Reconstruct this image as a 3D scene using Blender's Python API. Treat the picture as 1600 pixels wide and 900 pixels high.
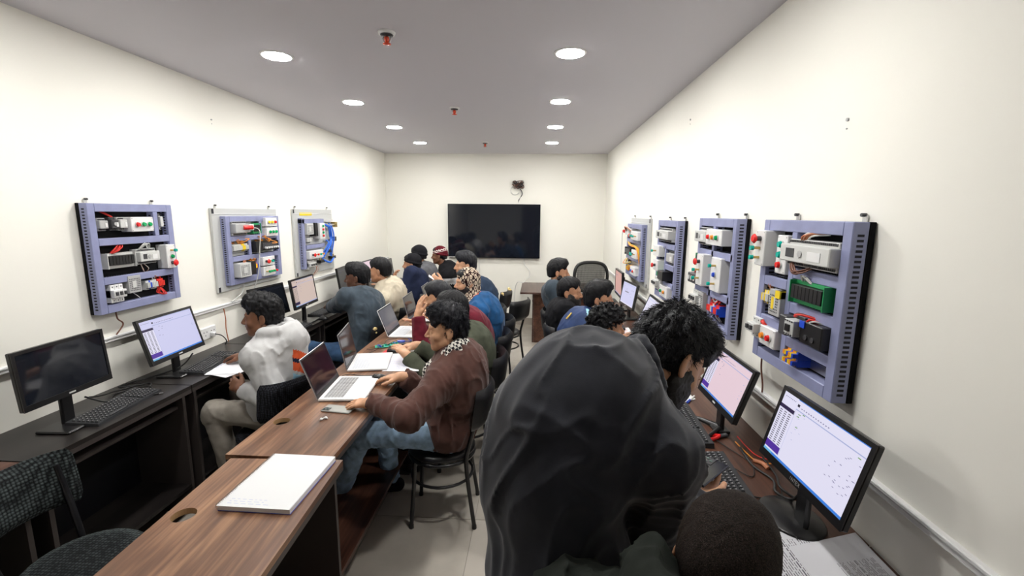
import bpy, bmesh, math, random
import numpy as np
from mathutils import Vector, Matrix
for o in list(bpy.data.objects): bpy.data.objects.remove(o)
SC = bpy.context.scene
C = SC.collection
random.seed(7)
R = math.radians
PI = math.pi

# ------------------------------------------------------------------ camera
cam = bpy.data.cameras.new('camera')
cam.sensor_width = 36.0
cam.lens = 705.0 / 1600.0 * 36.0
cam.clip_start = 0.02
co = bpy.data.objects.new('camera', cam)
C.objects.link(co)
co.matrix_world = Matrix(((0.99839365, -0.01821886, 0.05364873, 0), (0.05589728, 0.16210211, -0.98518953, 0),
                          (0.00925246, 0.98660579, 0.1628601, 1.806), (0, 0, 0, 1)))
SC.camera = co

# ------------------------------------------------------------------ world, lamps, exposure
W = bpy.data.worlds.new('world'); SC.world = W
W.use_nodes = True
W.node_tree.nodes['Background'].inputs[0].default_value = (0.9, 0.93, 1.0, 1)
W.node_tree.nodes['Background'].inputs[1].default_value = 0.3
SC.view_settings.view_transform = 'Standard'
SC.view_settings.look = 'None'
SC.view_settings.gamma = 1.0
SC.view_settings.use_curve_mapping = False
SC.view_settings.exposure = 0.07
LAMP = 245.0
LAMP_SPOTS = [(x, y) for y in (1.68, 2.81, 3.95, 5.06, 6.16) for x in (-1.578, 0.172)]  # nearest pair is out of view, added to brighten the near end

# ------------------------------------------------------------------ dimensions (metres)
XL, XR, YB, YF, H = -2.435, 1.06, 7.26, -1.7, 2.725
DZ = 0.79                       # desk height

# ------------------------------------------------------------------ materials
M = {}
def mat(name, col, rough=0.5, metal=0.0, spec=0.5, noise=0.0, nscale=30.0, bump=0.0, bscale=60.0, emit=0.0, alpha=1.0,
        coat=0.0, sheen=0.0, col2=None, stretch=None, sss=0.0, bdist=0.002):
    m = bpy.data.materials.new(name); m.use_nodes = True
    nt = m.node_tree; b = nt.nodes['Principled BSDF']
    b.inputs['Base Color'].default_value = (*col, 1)
    b.inputs['Roughness'].default_value = rough
    b.inputs['Metallic'].default_value = metal
    b.inputs['Specular IOR Level'].default_value = spec
    if coat: b.inputs['Coat Weight'].default_value = coat; b.inputs['Coat Roughness'].default_value = 0.08
    if sheen: b.inputs['Sheen Weight'].default_value = sheen; b.inputs['Sheen Roughness'].default_value = 0.5
    if sss:
        b.inputs['Subsurface Weight'].default_value = sss
        b.inputs['Subsurface Radius'].default_value = (0.012, 0.005, 0.003)
        b.inputs['Subsurface Scale'].default_value = 1.0
    if emit:
        if name.startswith(('scr_', 'lap_scr')): b.inputs['Base Color'].default_value = (.01, .01, .012, 1)
        b.inputs['Emission Color'].default_value = (*col, 1); b.inputs['Emission Strength'].default_value = emit
    if alpha < 1: b.inputs['Alpha'].default_value = alpha
    if noise or bump or col2:
        tc = nt.nodes.new('ShaderNodeTexCoord'); mp = nt.nodes.new('ShaderNodeMapping')
        nt.links.new(tc.outputs['Object'], mp.inputs[0])
        if stretch: mp.inputs['Scale'].default_value = stretch
    if noise or col2:
        n = nt.nodes.new('ShaderNodeTexNoise'); n.inputs['Scale'].default_value = nscale; n.inputs['Detail'].default_value = 5
        nt.links.new(mp.outputs[0], n.inputs[0])
        r = nt.nodes.new('ShaderNodeValToRGB')
        c2 = col2 if col2 else tuple(min(1, c * (1 + noise)) for c in col)
        c1 = col if col2 else tuple(c * (1 - noise) for c in col)
        r.color_ramp.elements[0].position = 0.35; r.color_ramp.elements[1].position = 0.65
        r.color_ramp.elements[0].color = (*c1, 1); r.color_ramp.elements[1].color = (*c2, 1)
        nt.links.new(n.outputs[0], r.inputs[0]); nt.links.new(r.outputs[0], b.inputs['Base Color'])
    if bump:
        n2 = nt.nodes.new('ShaderNodeTexNoise'); n2.inputs['Scale'].default_value = bscale; n2.inputs['Detail'].default_value = 4
        nt.links.new(mp.outputs[0], n2.inputs[0])
        bp = nt.nodes.new('ShaderNodeBump'); bp.inputs['Strength'].default_value = bump; bp.inputs['Distance'].default_value = bdist
        nt.links.new(n2.outputs[0], bp.inputs['Height']); nt.links.new(bp.outputs[0], b.inputs['Normal'])
    M[name] = m
    return m

def wood(name, dark, mid, light, rough=0.32, sx=1.0):
    m = bpy.data.materials.new(name); m.use_nodes = True
    nt = m.node_tree; b = nt.nodes['Principled BSDF']; L = nt.links.new
    tc = nt.nodes.new('ShaderNodeTexCoord')
    def nz(scale, st, det=6, dist=0.0):
        mp = nt.nodes.new('ShaderNodeMapping'); mp.inputs['Scale'].default_value = st
        L(tc.outputs['Object'], mp.inputs[0])
        n = nt.nodes.new('ShaderNodeTexNoise'); n.inputs['Scale'].default_value = scale
        n.inputs['Detail'].default_value = det; n.inputs['Distortion'].default_value = dist
        L(mp.outputs[0], n.inputs[0]); return n
    a = nz(9, (1, .11, 1), 6, .6); g = nz(70, (1, .03, 1), 4, .2)
    mx = nt.nodes.new('ShaderNodeMath'); mx.operation = 'MULTIPLY_ADD'; mx.inputs[1].default_value = 0.35
    L(g.outputs[0], mx.inputs[0]); 
    sc = nt.nodes.new('ShaderNodeMath'); sc.operation = 'MULTIPLY'; sc.inputs[1].default_value = 0.75
    L(a.outputs[0], sc.inputs[0]); L(sc.outputs[0], mx.inputs[2])
    r = nt.nodes.new('ShaderNodeValToRGB'); e = r.color_ramp.elements
    e[0].position = .38; e[0].color = (*dark, 1); e[1].position = .72; e[1].color = (*light, 1)
    k = e.new(.55); k.color = (*mid, 1)
    L(mx.outputs[0], r.inputs[0]); L(r.outputs[0], b.inputs['Base Color'])
    b.inputs['Roughness'].default_value = rough
    bp = nt.nodes.new('ShaderNodeBump'); bp.inputs['Strength'].default_value = .15; bp.inputs['Distance'].default_value = .001
    L(g.outputs[0], bp.inputs['Height']); L(bp.outputs[0], b.inputs['Normal'])
    M[name] = m; return m

def weave(name, c1, c2, sc=150, rough=0.9, axes='XZ', bumpd=0.003):
    """coarse woven upholstery: two crossed sine grids drive colour and bump"""
    m = bpy.data.materials.new(name); m.use_nodes = True
    nt = m.node_tree; b = nt.nodes['Principled BSDF']; L = nt.links.new
    tc = nt.nodes.new('ShaderNodeTexCoord')
    v = nt.nodes.new('ShaderNodeTexVoronoi'); v.inputs['Scale'].default_value = sc; v.inputs['Randomness'].default_value = 0.25
    L(tc.outputs['Object'], v.inputs[0])
    r = nt.nodes.new('ShaderNodeValToRGB'); e = r.color_ramp.elements
    e[0].position = .15; e[0].color = (*c2, 1); e[1].position = .6; e[1].color = (*c1, 1)
    L(v.outputs['Distance'], r.inputs[0]); L(r.outputs[0], b.inputs['Base Color'])
    bp = nt.nodes.new('ShaderNodeBump'); bp.invert = True; bp.inputs['Strength'].default_value = .9; bp.inputs['Distance'].default_value = bumpd
    L(v.outputs['Distance'], bp.inputs['Height']); L(bp.outputs[0], b.inputs['Normal'])
    b.inputs['Roughness'].default_value = rough; b.inputs['Specular IOR Level'].default_value = .25
    M[name] = m; return m

mat('wall_paint', (.88, .865, .80), .9, spec=.1, bump=.08, bscale=220, bdist=.001)
mat('ceiling_paint', (.66, .645, .69), .9, spec=.1)
mat('skirting', (.52, .47, .41), .35)
mat('tile_a', (.46, .42, .365), .16, noise=.07, nscale=5); mat('tile_b', (.48, .44, .385), .19, noise=.06, nscale=4)
mat('grout', (.25, .23, .2), .8)
mat('white_plastic', (.75, .75, .75), .35); mat('grey_plastic', (.42, .42, .42), .4); mat('light_grey', (.58, .585, .57), .4)
mat('black_plastic', (.012, .012, .013), .35); mat('black_gloss', (.006, .006, .008), .12)
mat('monitor_black', (.010, .010, .011), .28); mat('dark_grey', (.045, .045, .05), .45)
mat('tv_glass', (.008, .010, .016), .06, spec=.7)
mat('metal', (.6, .6, .6), .3, metal=1); mat('black_metal', (.010, .010, .012), .3, spec=.6)
mat('brass', (.62, .45, .18), .35, metal=1)
mat('duct', (.25, .27, .44), .45, noise=.06, nscale=18); mat('duct_slot', (.012, .012, .02), .8)
mat('board_black', (.008, .008, .009), .85, spec=.15); mat('board_white', (.52, .53, .52), .4)
mat('red', (.75, .02, .02), .25); mat('green', (.0, .33, .10), .25); mat('teal', (.0, .42, .33), .25)
mat('yellow', (.85, .62, .02), .35); mat('orange', (.85, .28, .02), .35); mat('blue', (.02, .08, .62), .3)
mat('pcb_green', (.02, .30, .10), .4); mat('wire_red', (.7, .03, .02), .5); mat('wire_orange', (.8, .3, .04), .5)
mat('wire_brown', (.16, .06, .035), .5); mat('wire_white', (.7, .7, .68), .5); mat('wire_black', (.012, .012, .012), .5)
mat('hose_blue', (.03, .16, .72), .3); mat('wire_copper', (.45, .16, .07), .5)
mat('paper', (.80, .80, .82), .8, spec=.2); mat('paper_grey', (.66, .66, .70), .8); mat('ink', (.10, .09, .12), .9); mat('ink_blue', (.10, .12, .35), .9)
mat('foam', (.80, .62, .28), .95, bump=.8, bscale=160, bdist=.004)
mat('vinyl', (.012, .012, .014), .38, bump=.35, bscale=90)
weave('weave_black', (.006, .007, .008), (.075, .092, .092), 75, bumpd=.005)
weave('weave_dark', (.004, .004, .006), (.036, .040, .052), 95)
mat('mesh_fabric', (.03, .03, .032), .8)
mat('kb_body', (.02, .021, .024), .45); mat('kb_key', (.035, .036, .04), .5); mat('kb_mark', (.45, .45, .45), .6)
mat('lap_white', (.72, .73, .74), .35); mat('lap_silver', (.42, .42, .43), .3, metal=.6); mat('lap_key', (.60, .62, .66), .45)
mat('lap_dark', (.02, .021, .024), .4)
mat('phone_back', (.36, .36, .34), .25); mat('red_cloth', (.70, .05, .06), .8); mat('green_pcb', (.01, .30, .20), .5)
mat('cam_glass', (.05, .09, .08), .1)
wood('walnut', (.060, .025, .012), (.165, .076, .040), (.40, .215, .115))
wood('walnut_red', (.035, .013, .009), (.095, .040, .025), (.20, .092, .056))
wood('dark_wood', (.010, .008, .008), (.016, .013, .012), (.028, .023, .021), rough=.36)
wood('recept_wood', (.045, .022, .018), (.085, .045, .036), (.15, .088, .07), rough=.3)
mat('dark_edge', (.055, .045, .042), .4); mat('hole_rim', (.45, .28, .14), .6); mat('black_board', (.006, .006, .008), .4)

# ------------------------------------------------------------------ object helpers
def tag(o, label=None, cat=None, group=None, kind=None):
    if label: o['label'] = label
    if cat: o['category'] = cat
    if group: o['group'] = group
    if kind: o['kind'] = kind
    return o
def empty(name, loc, rz=0.0, label=None, cat=None, group=None):
    o = bpy.data.objects.new(name, None); C.objects.link(o)
    o.location = loc; o.rotation_euler = (0, 0, rz); o.empty_display_size = .05
    return tag(o, label, cat, group)
def kids(o): return [c for c in bpy.data.objects if c.parent == o]
CH = {}
def link(o, parent=None):
    C.objects.link(o)
    if parent is not None:
        o.parent = parent; CH.setdefault(parent.name, []).append(o)
    return o
def copy_tree(o, parent=None):
    c = o.copy(); link(c, parent)
    for ch in CH.get(o.name, []): copy_tree(ch, c)
    return c

class MB:
    """collects shapes with per-shape material, links them as one mesh object"""
    def __init__(s): s.v = []; s.f = []; s.m = []; s.mats = []; s.sm = []
    def mi(s, m):
        if m not in s.mats: s.mats.append(m)
        return s.mats.index(m)
    def raw(s, vs, fs, m, smooth=False, T=None):
        b = len(s.v); k = s.mi(m)
        for v in vs:
            v = Vector(v)
            if T is not None: v = T @ v
            s.v.append(v)
        for f in fs: s.f.append([b + i for i in f]); s.m.append(k); s.sm.append(smooth)
        return s
    def box(s, lo, hi, m, T=None, bev=0.0):
        x0, y0, z0 = lo; x1, y1, z1 = hi
        if x0 > x1: x0, x1 = x1, x0
        if y0 > y1: y0, y1 = y1, y0
        if z0 > z1: z0, z1 = z1, z0
        if bev <= 0:
            vs = [(x0, y0, z0), (x1, y0, z0), (x1, y1, z0), (x0, y1, z0), (x0, y0, z1), (x1, y0, z1), (x1, y1, z1), (x0, y1, z1)]
            fs = [(0, 3, 2, 1), (4, 5, 6, 7), (0, 1, 5, 4), (1, 2, 6, 5), (2, 3, 7, 6), (3, 0, 4, 7)]
            return s.raw(vs, fs, m, False, T)
        b = min(bev, (x1-x0)/2.01, (y1-y0)/2.01, (z1-z0)/2.01)
        bm = bmesh.new(); bmesh.ops.create_cube(bm, size=1)
        for v in bm.verts: v.co = Vector(((x0+x1)/2+v.co.x*(x1-x0), (y0+y1)/2+v.co.y*(y1-y0), (z0+z1)/2+v.co.z*(z1-z0)))
        bmesh.ops.bevel(bm, geom=bm.edges[:], offset=b, segments=1, affect='EDGES')
        bm.verts.index_update()
        s.raw([v.co.copy() for v in bm.verts], [[v.index for v in f.verts] for f in bm.faces], m, False, T); bm.free()
        return s
    def cyl(s, p0, p1, r, m, n=16, r2=None, T=None, smooth=True, cap=True):
        p0 = Vector(p0); p1 = Vector(p1); r2 = r if r2 is None else r2
        d = (p1-p0).normalized(); a = d.orthogonal().normalized(); b = d.cross(a)
        vs = []
        for p, q in ((p0, r), (p1, r2)):
            for i in range(n):
                t = 2*PI*i/n; vs.append(p + a*q*math.cos(t) + b*q*math.sin(t))
        s.raw(vs, [(i, (i+1) % n, n+(i+1) % n, n+i) for i in range(n)], m, smooth, T)
        if cap:
            s.raw(vs[:n], [list(range(n))[::-1]], m, False, T); s.raw(vs[n:], [list(range(n))], m, False, T)
        return s
    def tube(s, pts, r, m, n=6, T=None, closed=False, flat=1.0):
        pts = [Vector(p) for p in pts]; vs = []; N = len(pts); up = None
        for i, p in enumerate(pts):
            if closed: d = pts[(i+1) % N] - pts[i-1]
            else: d = pts[min(i+1, N-1)] - pts[max(i-1, 0)]
            d.normalize()
            if up is None: up = d.orthogonal().normalized()
            a = (up - d*up.dot(d))
            if a.length < 1e-4: a = d.orthogonal()
            a.normalize(); up = a; b = d.cross(a)
            q = r(i/(N-1)) if callable(r) else r
            for k in range(n):
                t = 2*PI*k/n; vs.append(p + a*q*math.cos(t) + b*q*flat*math.sin(t))
        fs = []
        for i in range(N if closed else N-1):
            j = (i+1) % N
            for k in range(n): fs.append((i*n+k, i*n+(k+1) % n, j*n+(k+1) % n, j*n+k))
        s.raw(vs, fs, m, True, T)
        if not closed:
            s.raw(vs[:n], [list(range(n))[::-1]], m, False, T); s.raw(vs[-n:], [list(range(n))], m, False, T)
        return s
    def lathe(s, prof, m, n=24, T=None, c=(0, 0, 0)):
        vs = []; c = Vector(c)
        for r, z in prof:
            for i in range(n): vs.append(c + Vector((r*math.cos(2*PI*i/n), r*math.sin(2*PI*i/n), z)))
        fs = []
        for j in range(len(prof)-1):
            for i in range(n): fs.append((j*n+i, j*n+(i+1) % n, (j+1)*n+(i+1) % n, (j+1)*n+i))
        fs.append(list(range(n))[::-1]); k = (len(prof)-1)*n; fs.append([k+i for i in range(n)])
        return s.raw(vs, fs, m, True, T)
    def build(s, name, parent=None, kind=None, label=None):
        me = bpy.data.meshes.new(name); me.from_pydata([tuple(v) for v in s.v], [], s.f)
        for m in s.mats: me.materials.append(M[m])
        me.polygons.foreach_set('material_index', s.m); me.polygons.foreach_set('use_smooth', s.sm)
        me.update()
        o = bpy.data.objects.new(name, me); link(o, parent)
        if kind: o['kind'] = kind
        if label: o['label'] = label
        return o
def spline(pts, n=8):
    """Catmull-Rom through points"""
    P = [Vector(p) for p in pts]; P = [P[0]] + P + [P[-1]]; out = []
    for i in range(1, len(P)-2):
        for k in range(n):
            t = k/n; a, b, c, d = P[i-1], P[i], P[i+1], P[i+2]
            out.append(.5*((2*b) + (c-a)*t + (2*a-5*b+4*c-d)*t*t + (3*b-a-3*c+d)*t**3))
    out.append(P[-2]); return out
def plate_hole(mb, x0, x1, y0, y1, z0, z1, hx, hy, hr, m, mrim):
    """slab with one round hole"""
    angs = sorted([2*PI*i/28 for i in range(28)] + [math.atan2(y-hy, x-hx) % (2*PI) for x in (x0, x1) for y in (y0, y1)])
    ou, inn = [], []
    for a in angs:
        c, s_ = math.cos(a), math.sin(a)
        t = min([q for q in ((x1-hx)/c if c > 1e-9 else 9e9, (x0-hx)/c if c < -1e-9 else 9e9, (y1-hy)/s_ if s_ > 1e-9 else 9e9, (y0-hy)/s_ if s_ < -1e-9 else 9e9)])
        ou.append((hx+c*t, hy+s_*t)); inn.append((hx+c*hr, hy+s_*hr))
    n = len(angs)
    vs = [(x, y, z1) for x, y in ou]+[(x, y, z1) for x, y in inn]+[(x, y, z0) for x, y in ou]+[(x, y, z0) for x, y in inn]
    fs = []
    for i in range(n):
        j = (i+1) % n
        fs += [(i, j, n+j, n+i), (2*n+j, 2*n+i, 3*n+i, 3*n+j), (2*n+i, 2*n+j, j, i)]
    mb.raw(vs, fs, m)
    mb.raw(vs, [(n+i, n+(i+1) % n, 3*n+(i+1) % n, 3*n+i) for i in range(n)], mrim)
# ================================================================== room
def struct(mb, name, label=None):
    o = mb.build(name); o['kind'] = 'structure'
    if label: o['label'] = label
    return o
b = MB(); b.box((XL-.1, YF-.1, -.12), (XR+.1, YB+.1, -.004), 'grout'); floor = struct(b, 'floor', 'floor of large beige polished tiles')
TS = .6; nx = 7; tiles = {}
for i in range(nx):
    for j in range(16):
        x0 = -2.74+i*TS; y0 = -1.78+j*TS; x1 = x0+TS-.003; y1 = y0+TS-.003
        x0 = max(x0, XL); x1 = min(x1, XR); y0 = max(y0, YF); y1 = min(y1, YB)
        if x1-x0 < .01 or y1-y0 < .01: continue
        key = (round(x1-x0, 3), round(y1-y0, 3), (i*7+j*3) % 2)
        if key not in tiles:
            m_ = MB(); m_.box((0, 0, -.004), (key[0], key[1], 0), 'tile_a' if key[2] else 'tile_b'); t = m_.build('tile', floor); tiles[key] = t.data
        else:
            t = bpy.data.objects.new('tile', tiles[key]); link(t, floor)
        t.location = (x0, y0, 0)
b = MB(); b.box((XL-.1, YF-.1, H), (XR+.1, YB+.1, H+.1), 'ceiling_paint'); struct(b, 'ceiling')
b = MB(); b.box((XL-.1, YF, 0), (XL, YB, H), 'wall_paint'); struct(b, 'wall_left')
b = MB(); b.box((XR, YF, 0), (XR+.1, YB, H), 'wall_paint'); struct(b, 'wall_right')
b = MB(); b.box((XL-.1, YB, 0), (XR+.1, YB+.1, H), 'wall_paint'); struct(b, 'wall_back')
b = MB(); b.box((XL-.1, YF-.1, 0), (-.55, YF, H), 'wall_paint'); b.box((.45, YF-.1, 0), (XR+.1, YF, H), 'wall_paint'); b.box((-.55, YF-.1, 2.1), (.45, YF, H), 'wall_paint'); struct(b, 'wall_front')
b = MB(); b.box((-.545, YF-.07, .005), (.445, YF-.02, 2.095), 'recept_wood'); d = struct(b, 'door_1')
b = MB(); b.cyl((.36, YF-.02, 1.02), (.36, YF+.03, 1.02), .01, 'metal'); b.cyl((.37, YF+.03, 1.02), (.25, YF+.03, 1.02), .009, 'metal'); b.build('handle', d)
for nm, lo, hi in (('baseboard_back', (XL, YB-.012, 0), (XR, YB, .112)), ('baseboard_left', (XL, YF, 0), (XL+.012, YB-.012, .11)), ('baseboard_right', (XR-.012, YF, 0), (XR, YB-.012, .11))):
    b = MB(); b.box(lo, hi, 'skirting'); struct(b, nm)

# ------------------------------------------------------------------ downlights and sprinklers
mat('lamp_glow', (1.0, .985, .95), .5, emit=LAMP); mat('lamp_rim', (.85, .85, .85), .4)
LP = ['leftmost row, nearest of the visible ones', 'left row, second from the camera', 'left row, third from the camera', 'left row, farthest from the camera']
rowname = {-1.578: 'left', .172: 'right'}
order = {2.81: 'largest and nearest in view', 3.95: 'second from the camera', 5.06: 'third from the camera', 6.16: 'closest to the back wall', 1.68: 'unseen, added to brighten the near end', .55: 'behind the camera'}
for x, y in LAMP_SPOTS:
    t = empty('ceiling_downlight', (x, y, H-.004), 0, 'round glowing recessed downlight, %s ceiling row, %s' % (rowname[x], order[y]), 'ceiling light')
    t['group'] = 'recessed ceiling downlights'
    b = MB(); b.lathe([(.078, 0), (.092, .0), (.096, .004), (.078, .004)], 'lamp_rim', 32); b.build('rim', t)
    b = MB(); b.lathe([(.001, -.003), (.078, -.002), (.078, .003), (.001, .003)], 'lamp_glow', 32); b.build('diffuser', t)
mat('glass_red', (.75, .08, .03), .15)
for (x, y), lb in zip(((-.796, 2.474), (-.751, 4.156), (-.703, 6.106)), ('red bulb fire sprinkler on the ceiling, largest and nearest', 'red bulb fire sprinkler in the middle of the ceiling', 'tiny red fire sprinkler close to the back wall')):
    t = empty('fire_sprinkler', (x, y, H), 0, lb, 'sprinkler'); t['group'] = 'ceiling fire sprinklers'
    b = MB(); b.lathe([(.042, -.012), (.045, -.004), (.045, 0), (.001, 0)], 'white_plastic', 20); b.lathe([(.03, -.02), (.034, -.014), (.02, -.012)], 'dark_grey', 20); b.build('escutcheon', t)
    b = MB(); b.tube(spline([(-.012, 0, -.02), (-.02, 0, -.034), (-.012, 0, -.052), (0, 0, -.056)]), .003, 'metal')
    b.tube(spline([(.012, 0, -.02), (.02, 0, -.034), (.012, 0, -.052), (0, 0, -.056)]), .003, 'metal')
    b.lathe([(.001, -.062), (.021, -.060), (.021, -.057), (.001, -.056)], 'glass_red', 16); b.build('frame', t)
    b = MB(); b.lathe([(.003, -.054), (.012, -.046), (.014, -.036), (.012, -.026), (.003, -.02)], 'glass_red', 12); b.build('bulb', t)

# ------------------------------------------------------------------ trunking, sockets, wall marks
def trunk(name, x, y0, y1, z0, z1, d, lb):
    b = MB(); sx = 1 if d > 0 else -1
    b.box((x, y0, z0), (x+d, y1, z1), 'white_plastic', bev=.003); b.box((x+d, y0, z1-.012), (x+d+.003*sx, y1, z1-.008), 'grey_plastic')
    tag(b.build(name), lb, 'trunking')
trunk('cable_trunking', XL, YF+.1, YB-.02, 1.062, 1.092, .022, 'long white cable trunking running along the left wall')
trunk('cable_trunking', XR, YF+.1, YB-.02, .98, 1.01, -.022, 'long white cable trunking running along the right wall')
def socket(name, y, z, n, lb):
    t = empty(name, (XL, y, z), 0, lb, 'socket')
    b = MB(); b.box((0, 0, 0), (.022, .075*n, .088), 'white_plastic', bev=.004); b.build('faceplate', t)
    for k in range(n):
        for (u, v) in ((.022, .055), (.052, .055), (.037, .03)):
            q = MB(); q.cyl((.021, .075*k+u, v), (.0235, .075*k+u, v), .004, 'dark_grey', 8); q.build('pin_hole', t)
socket('wall_socket', 2.93, .86, 1, 'white three-pin wall socket above the left desk, nearer the camera')
socket('wall_socket', 3.04, .87, 2, 'double white wall socket above the left desk, with plug')
b = MB(); b.box((XL+.022, 3.12, .885), (XL+.05, 3.15, .915), 'white_plastic', bev=.004); b.tube(spline([(XL+.05, 3.135, .9), (XL+.09, 3.15, .885), (XL+.10, 3.18, .84), (XL+.06, 3.22, .796)]), .004, 'wire_black'); tag(b.build('plug'), 'white plug with black lead in the double socket', 'plug')
for (x, y, z, s_) in ((XL, 3.38, 2.473, 1), (XR, 3.378, 2.467, -1), (XR, 1.685, 2.135, -1)):
    b = MB(); b.cyl((x, y, z), (x+.006*s_, y, z), .006, 'grey_plastic', 8); b.cyl((x+.001*s_, y, z-.03), (x+.004*s_, y, z-.03), .003, 'grey_plastic', 6)
    lb = 'small screw plug high on the left wall' if s_ > 0 else ('small grey screw plug high on the right wall, left one' if y > 2 else 'tiny screw plug on the right wall above the big panel')
    tag(b.build('screw_plug'), lb, 'screw plug')

# ------------------------------------------------------------------ television
t = empty('television', (-.69, YB, 1.10), 0, 'large black flat television mounted on the back wall', 'television')
b = MB(); b.box((-.735, -.07, 0), (.735, -.03, .85), 'black_gloss', bev=.004); b.box((-.5, -.03, .15), (.5, -.002, .7), 'black_plastic'); b.build('casing', t)
b = MB(); b.box((-.727, -.073, .018), (.727, -.0695, .842), 'tv_glass'); b.build('screen', t)
b = MB(); b.box((-.73, -.074, .004), (-.55, -.071, .014), 'light_grey'); b.build('logo_strip', t)
def cable(name, pts, r, m, lb, cat='cable', n=8, seg=8):
    b = MB(); b.tube(spline(pts, seg), r, m, n); return tag(b.build(name), lb, cat)
cable('television_cable', [(-.20, YB-.02, 1.10), (-.20, YB-.02, 1.0), (-.12, YB-.03, .9), (-.12, YB-.04, .8), (-.165, YB-.1, .77), (-.2, YB-.3, .745)], .006, 'wire_white', 'thin white cable hanging from the television to the brown desk')
cable('television_cable', [(-.94, YB-.02, 1.10), (-.93, YB-.02, .9), (-.93, YB-.02, .6)], .006, 'wire_white', 'thin cable hanging below the middle of the television')
cable('desk_cable', [(-.2, YB-.32, .746), (-.30, YB-.3, .74), (-.34, YB-.22, .55), (-.33, YB-.2, .2), (-.32, YB-.1, .01)], .006, 'wire_white', 'pale cable dropping from the brown desk to the floor')
b = MB(); rr = random.Random(3)
for k in range(26):
    c0 = Vector((-.31, YB-.02, 2.24)); pts = [c0+Vector((rr.uniform(-.02, .02), 0, rr.uniform(-.02, .02)))]
    for q in range(4): pts.append(c0+Vector((rr.uniform(-.09, .09), rr.uniform(-.06, 0), rr.uniform(-.05, .07))))
    b.tube(spline(pts, 5), .0035, rr.choice(['wire_black', 'wire_black', 'dark_grey', 'wire_brown']), 5)
for k in range(3): b.tube(spline([(-.30, YB-.02, 2.22), (-.26+.01*k, YB-.03, 2.12), (-.28, YB-.03, 2.05), (-.31, YB-.02, 1.97+.02*k)], 5), .0035, 'wire_black' if k else 'light_grey', 5)
for k in range(2): b.tube([(-.36+.07*math.cos(a/8*PI), YB-.015, 2.16+.07*math.sin(a/8*PI)+.01*k) for a in range(16)], .0025, 'light_grey', 5)
tag(b.build('wire_bundle'), 'tangle of loose dark wires sticking out of the back wall', 'wires')

# ================================================================== desks
def desk(name, x0, x1, y0, y1, zt, mtop, medge, hole, open_side, lb, rz=0, group=None, foot=True, panels=('a', 'b')):
    """bench desk unit, origin at its base centre"""
    cx, cy = (x0+x1)/2, (y0+y1)/2
    t = empty(name, (cx, cy, 0), rz, lb, 'desk', group); w = (x1-x0)/2; l = (y1-y0)/2-.0015
    b = MB()
    if hole: plate_hole(b, -w, w, -l, l, zt-.022, zt, hole[0]-cx, hole[1]-cy, .038, mtop, 'hole_rim')
    else: b.box((-w, -l, zt-.022), (w, l, zt), mtop)
    for sx in (-1, 1): b.box((sx*w, -l, zt-.045), (sx*(w-.02), l, zt-.0225), medge)
    b.build('desktop', t)
    for k, y in (('a', -l+.03), ('b', l-.05)):
        if k in panels:
            q = MB(); q.box((-w+.03, y, 0), (w-.02, y+.02, zt-.046), 'dark_edge' if open_side else 'black_board'); q.build('side_panel', t)
    q = MB(); xs = (-w+.06) if open_side > 0 else (w-.08)
    q.box((xs, -l+.052, .25 if mtop == 'walnut' else .02), (xs+.018, l-.052, zt-.046), 'black_board'); q.build('modesty_panel', t)
    if foot and mtop != 'walnut': q = MB(); q.box((-w+.10, -l+.052, zt-.125), (w-.05, l-.052, zt-.11), 'dark_edge'); q.build('keyboard_tray', t)
    if foot:
        q = MB(); q.box((-w+.05, -l+.052, .17), (w-.02, l-.052, .19), 'walnut_red' if mtop == 'walnut' else 'dark_wood'); q.build('foot_shelf', t)
    return t
G1 = 'wooden desks of the centre row'
cn = [('walnut desk at the front of the centre row, with the white notebook', (.49, 1.69), (-1.184, 1.349)), ('walnut desk of the centre row under the nearest laptop and phone', (1.695, 2.9), (-1.235, 2.012)),
      ('third centre desk, under the laptop with the pale screen and red cloth', (2.905, 4.1), (-1.22, 3.25)), ('farthest centre desk, beside the patterned headscarf', (4.105, 5.3), (-1.22, 4.4))]
for i, (lb, (y0, y1), hl) in enumerate(cn):
    if i == 0: dk = desk('bench_desk', -1.235, -.765, y0, y1, DZ-.004, 'walnut', 'dark_edge', (-1.17, 1.33), 1, lb, R(2.6), G1)
    else: dk = desk('bench_desk', -1.30, -.84, y0, y1, DZ, 'walnut', 'dark_edge', hl, 1, lb, 0, G1)
G2 = 'desks along the left wall'
ln = [('walnut desk at the bottom left corner, behind the woven chair', (.75, 1.58), 'walnut_red'), ('black desk carrying the switched-off monitor, nearest on the left', (1.585, 2.42), 'dark_wood'), ('black desk under the lit monitor and its keyboard on the left', (2.425, 3.25), 'dark_wood'),
      ('black desk beneath the middle left panel, behind the man in the hoodie', (3.255, 4.09), 'dark_wood'), ('black desk under the arms of the man in the blue-grey jacket', (4.095, 4.93), 'dark_wood'), ('black desk at the left wall before the man in the black beanie', (4.935, 5.77), 'dark_wood'), ('farthest black desk at the left wall', (5.775, 6.9), 'dark_wood')]
for lb, (y0, y1), m_ in ln: desk('bench_desk', XL+.002, -2.02, y0, y1, DZ, m_, 'dark_edge', None, 1, lb, 0, G2)
G3 = 'desks along the right wall'
rn = [('walnut desk at the right wall under the printed papers', (.2, 1.32)), ('walnut desk at the right wall under the two nearest lit monitors', (1.325, 2.75)), ('walnut desk at the right wall behind the bending man', (2.755, 4.0)), ('farthest walnut desk at the right wall', (4.005, 5.25))]
for lb, (y0, y1) in rn: desk('bench_desk', .62, XR-.002, y0, y1, DZ, 'walnut_red', 'dark_edge', None, -1, lb, 0, G3)

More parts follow.
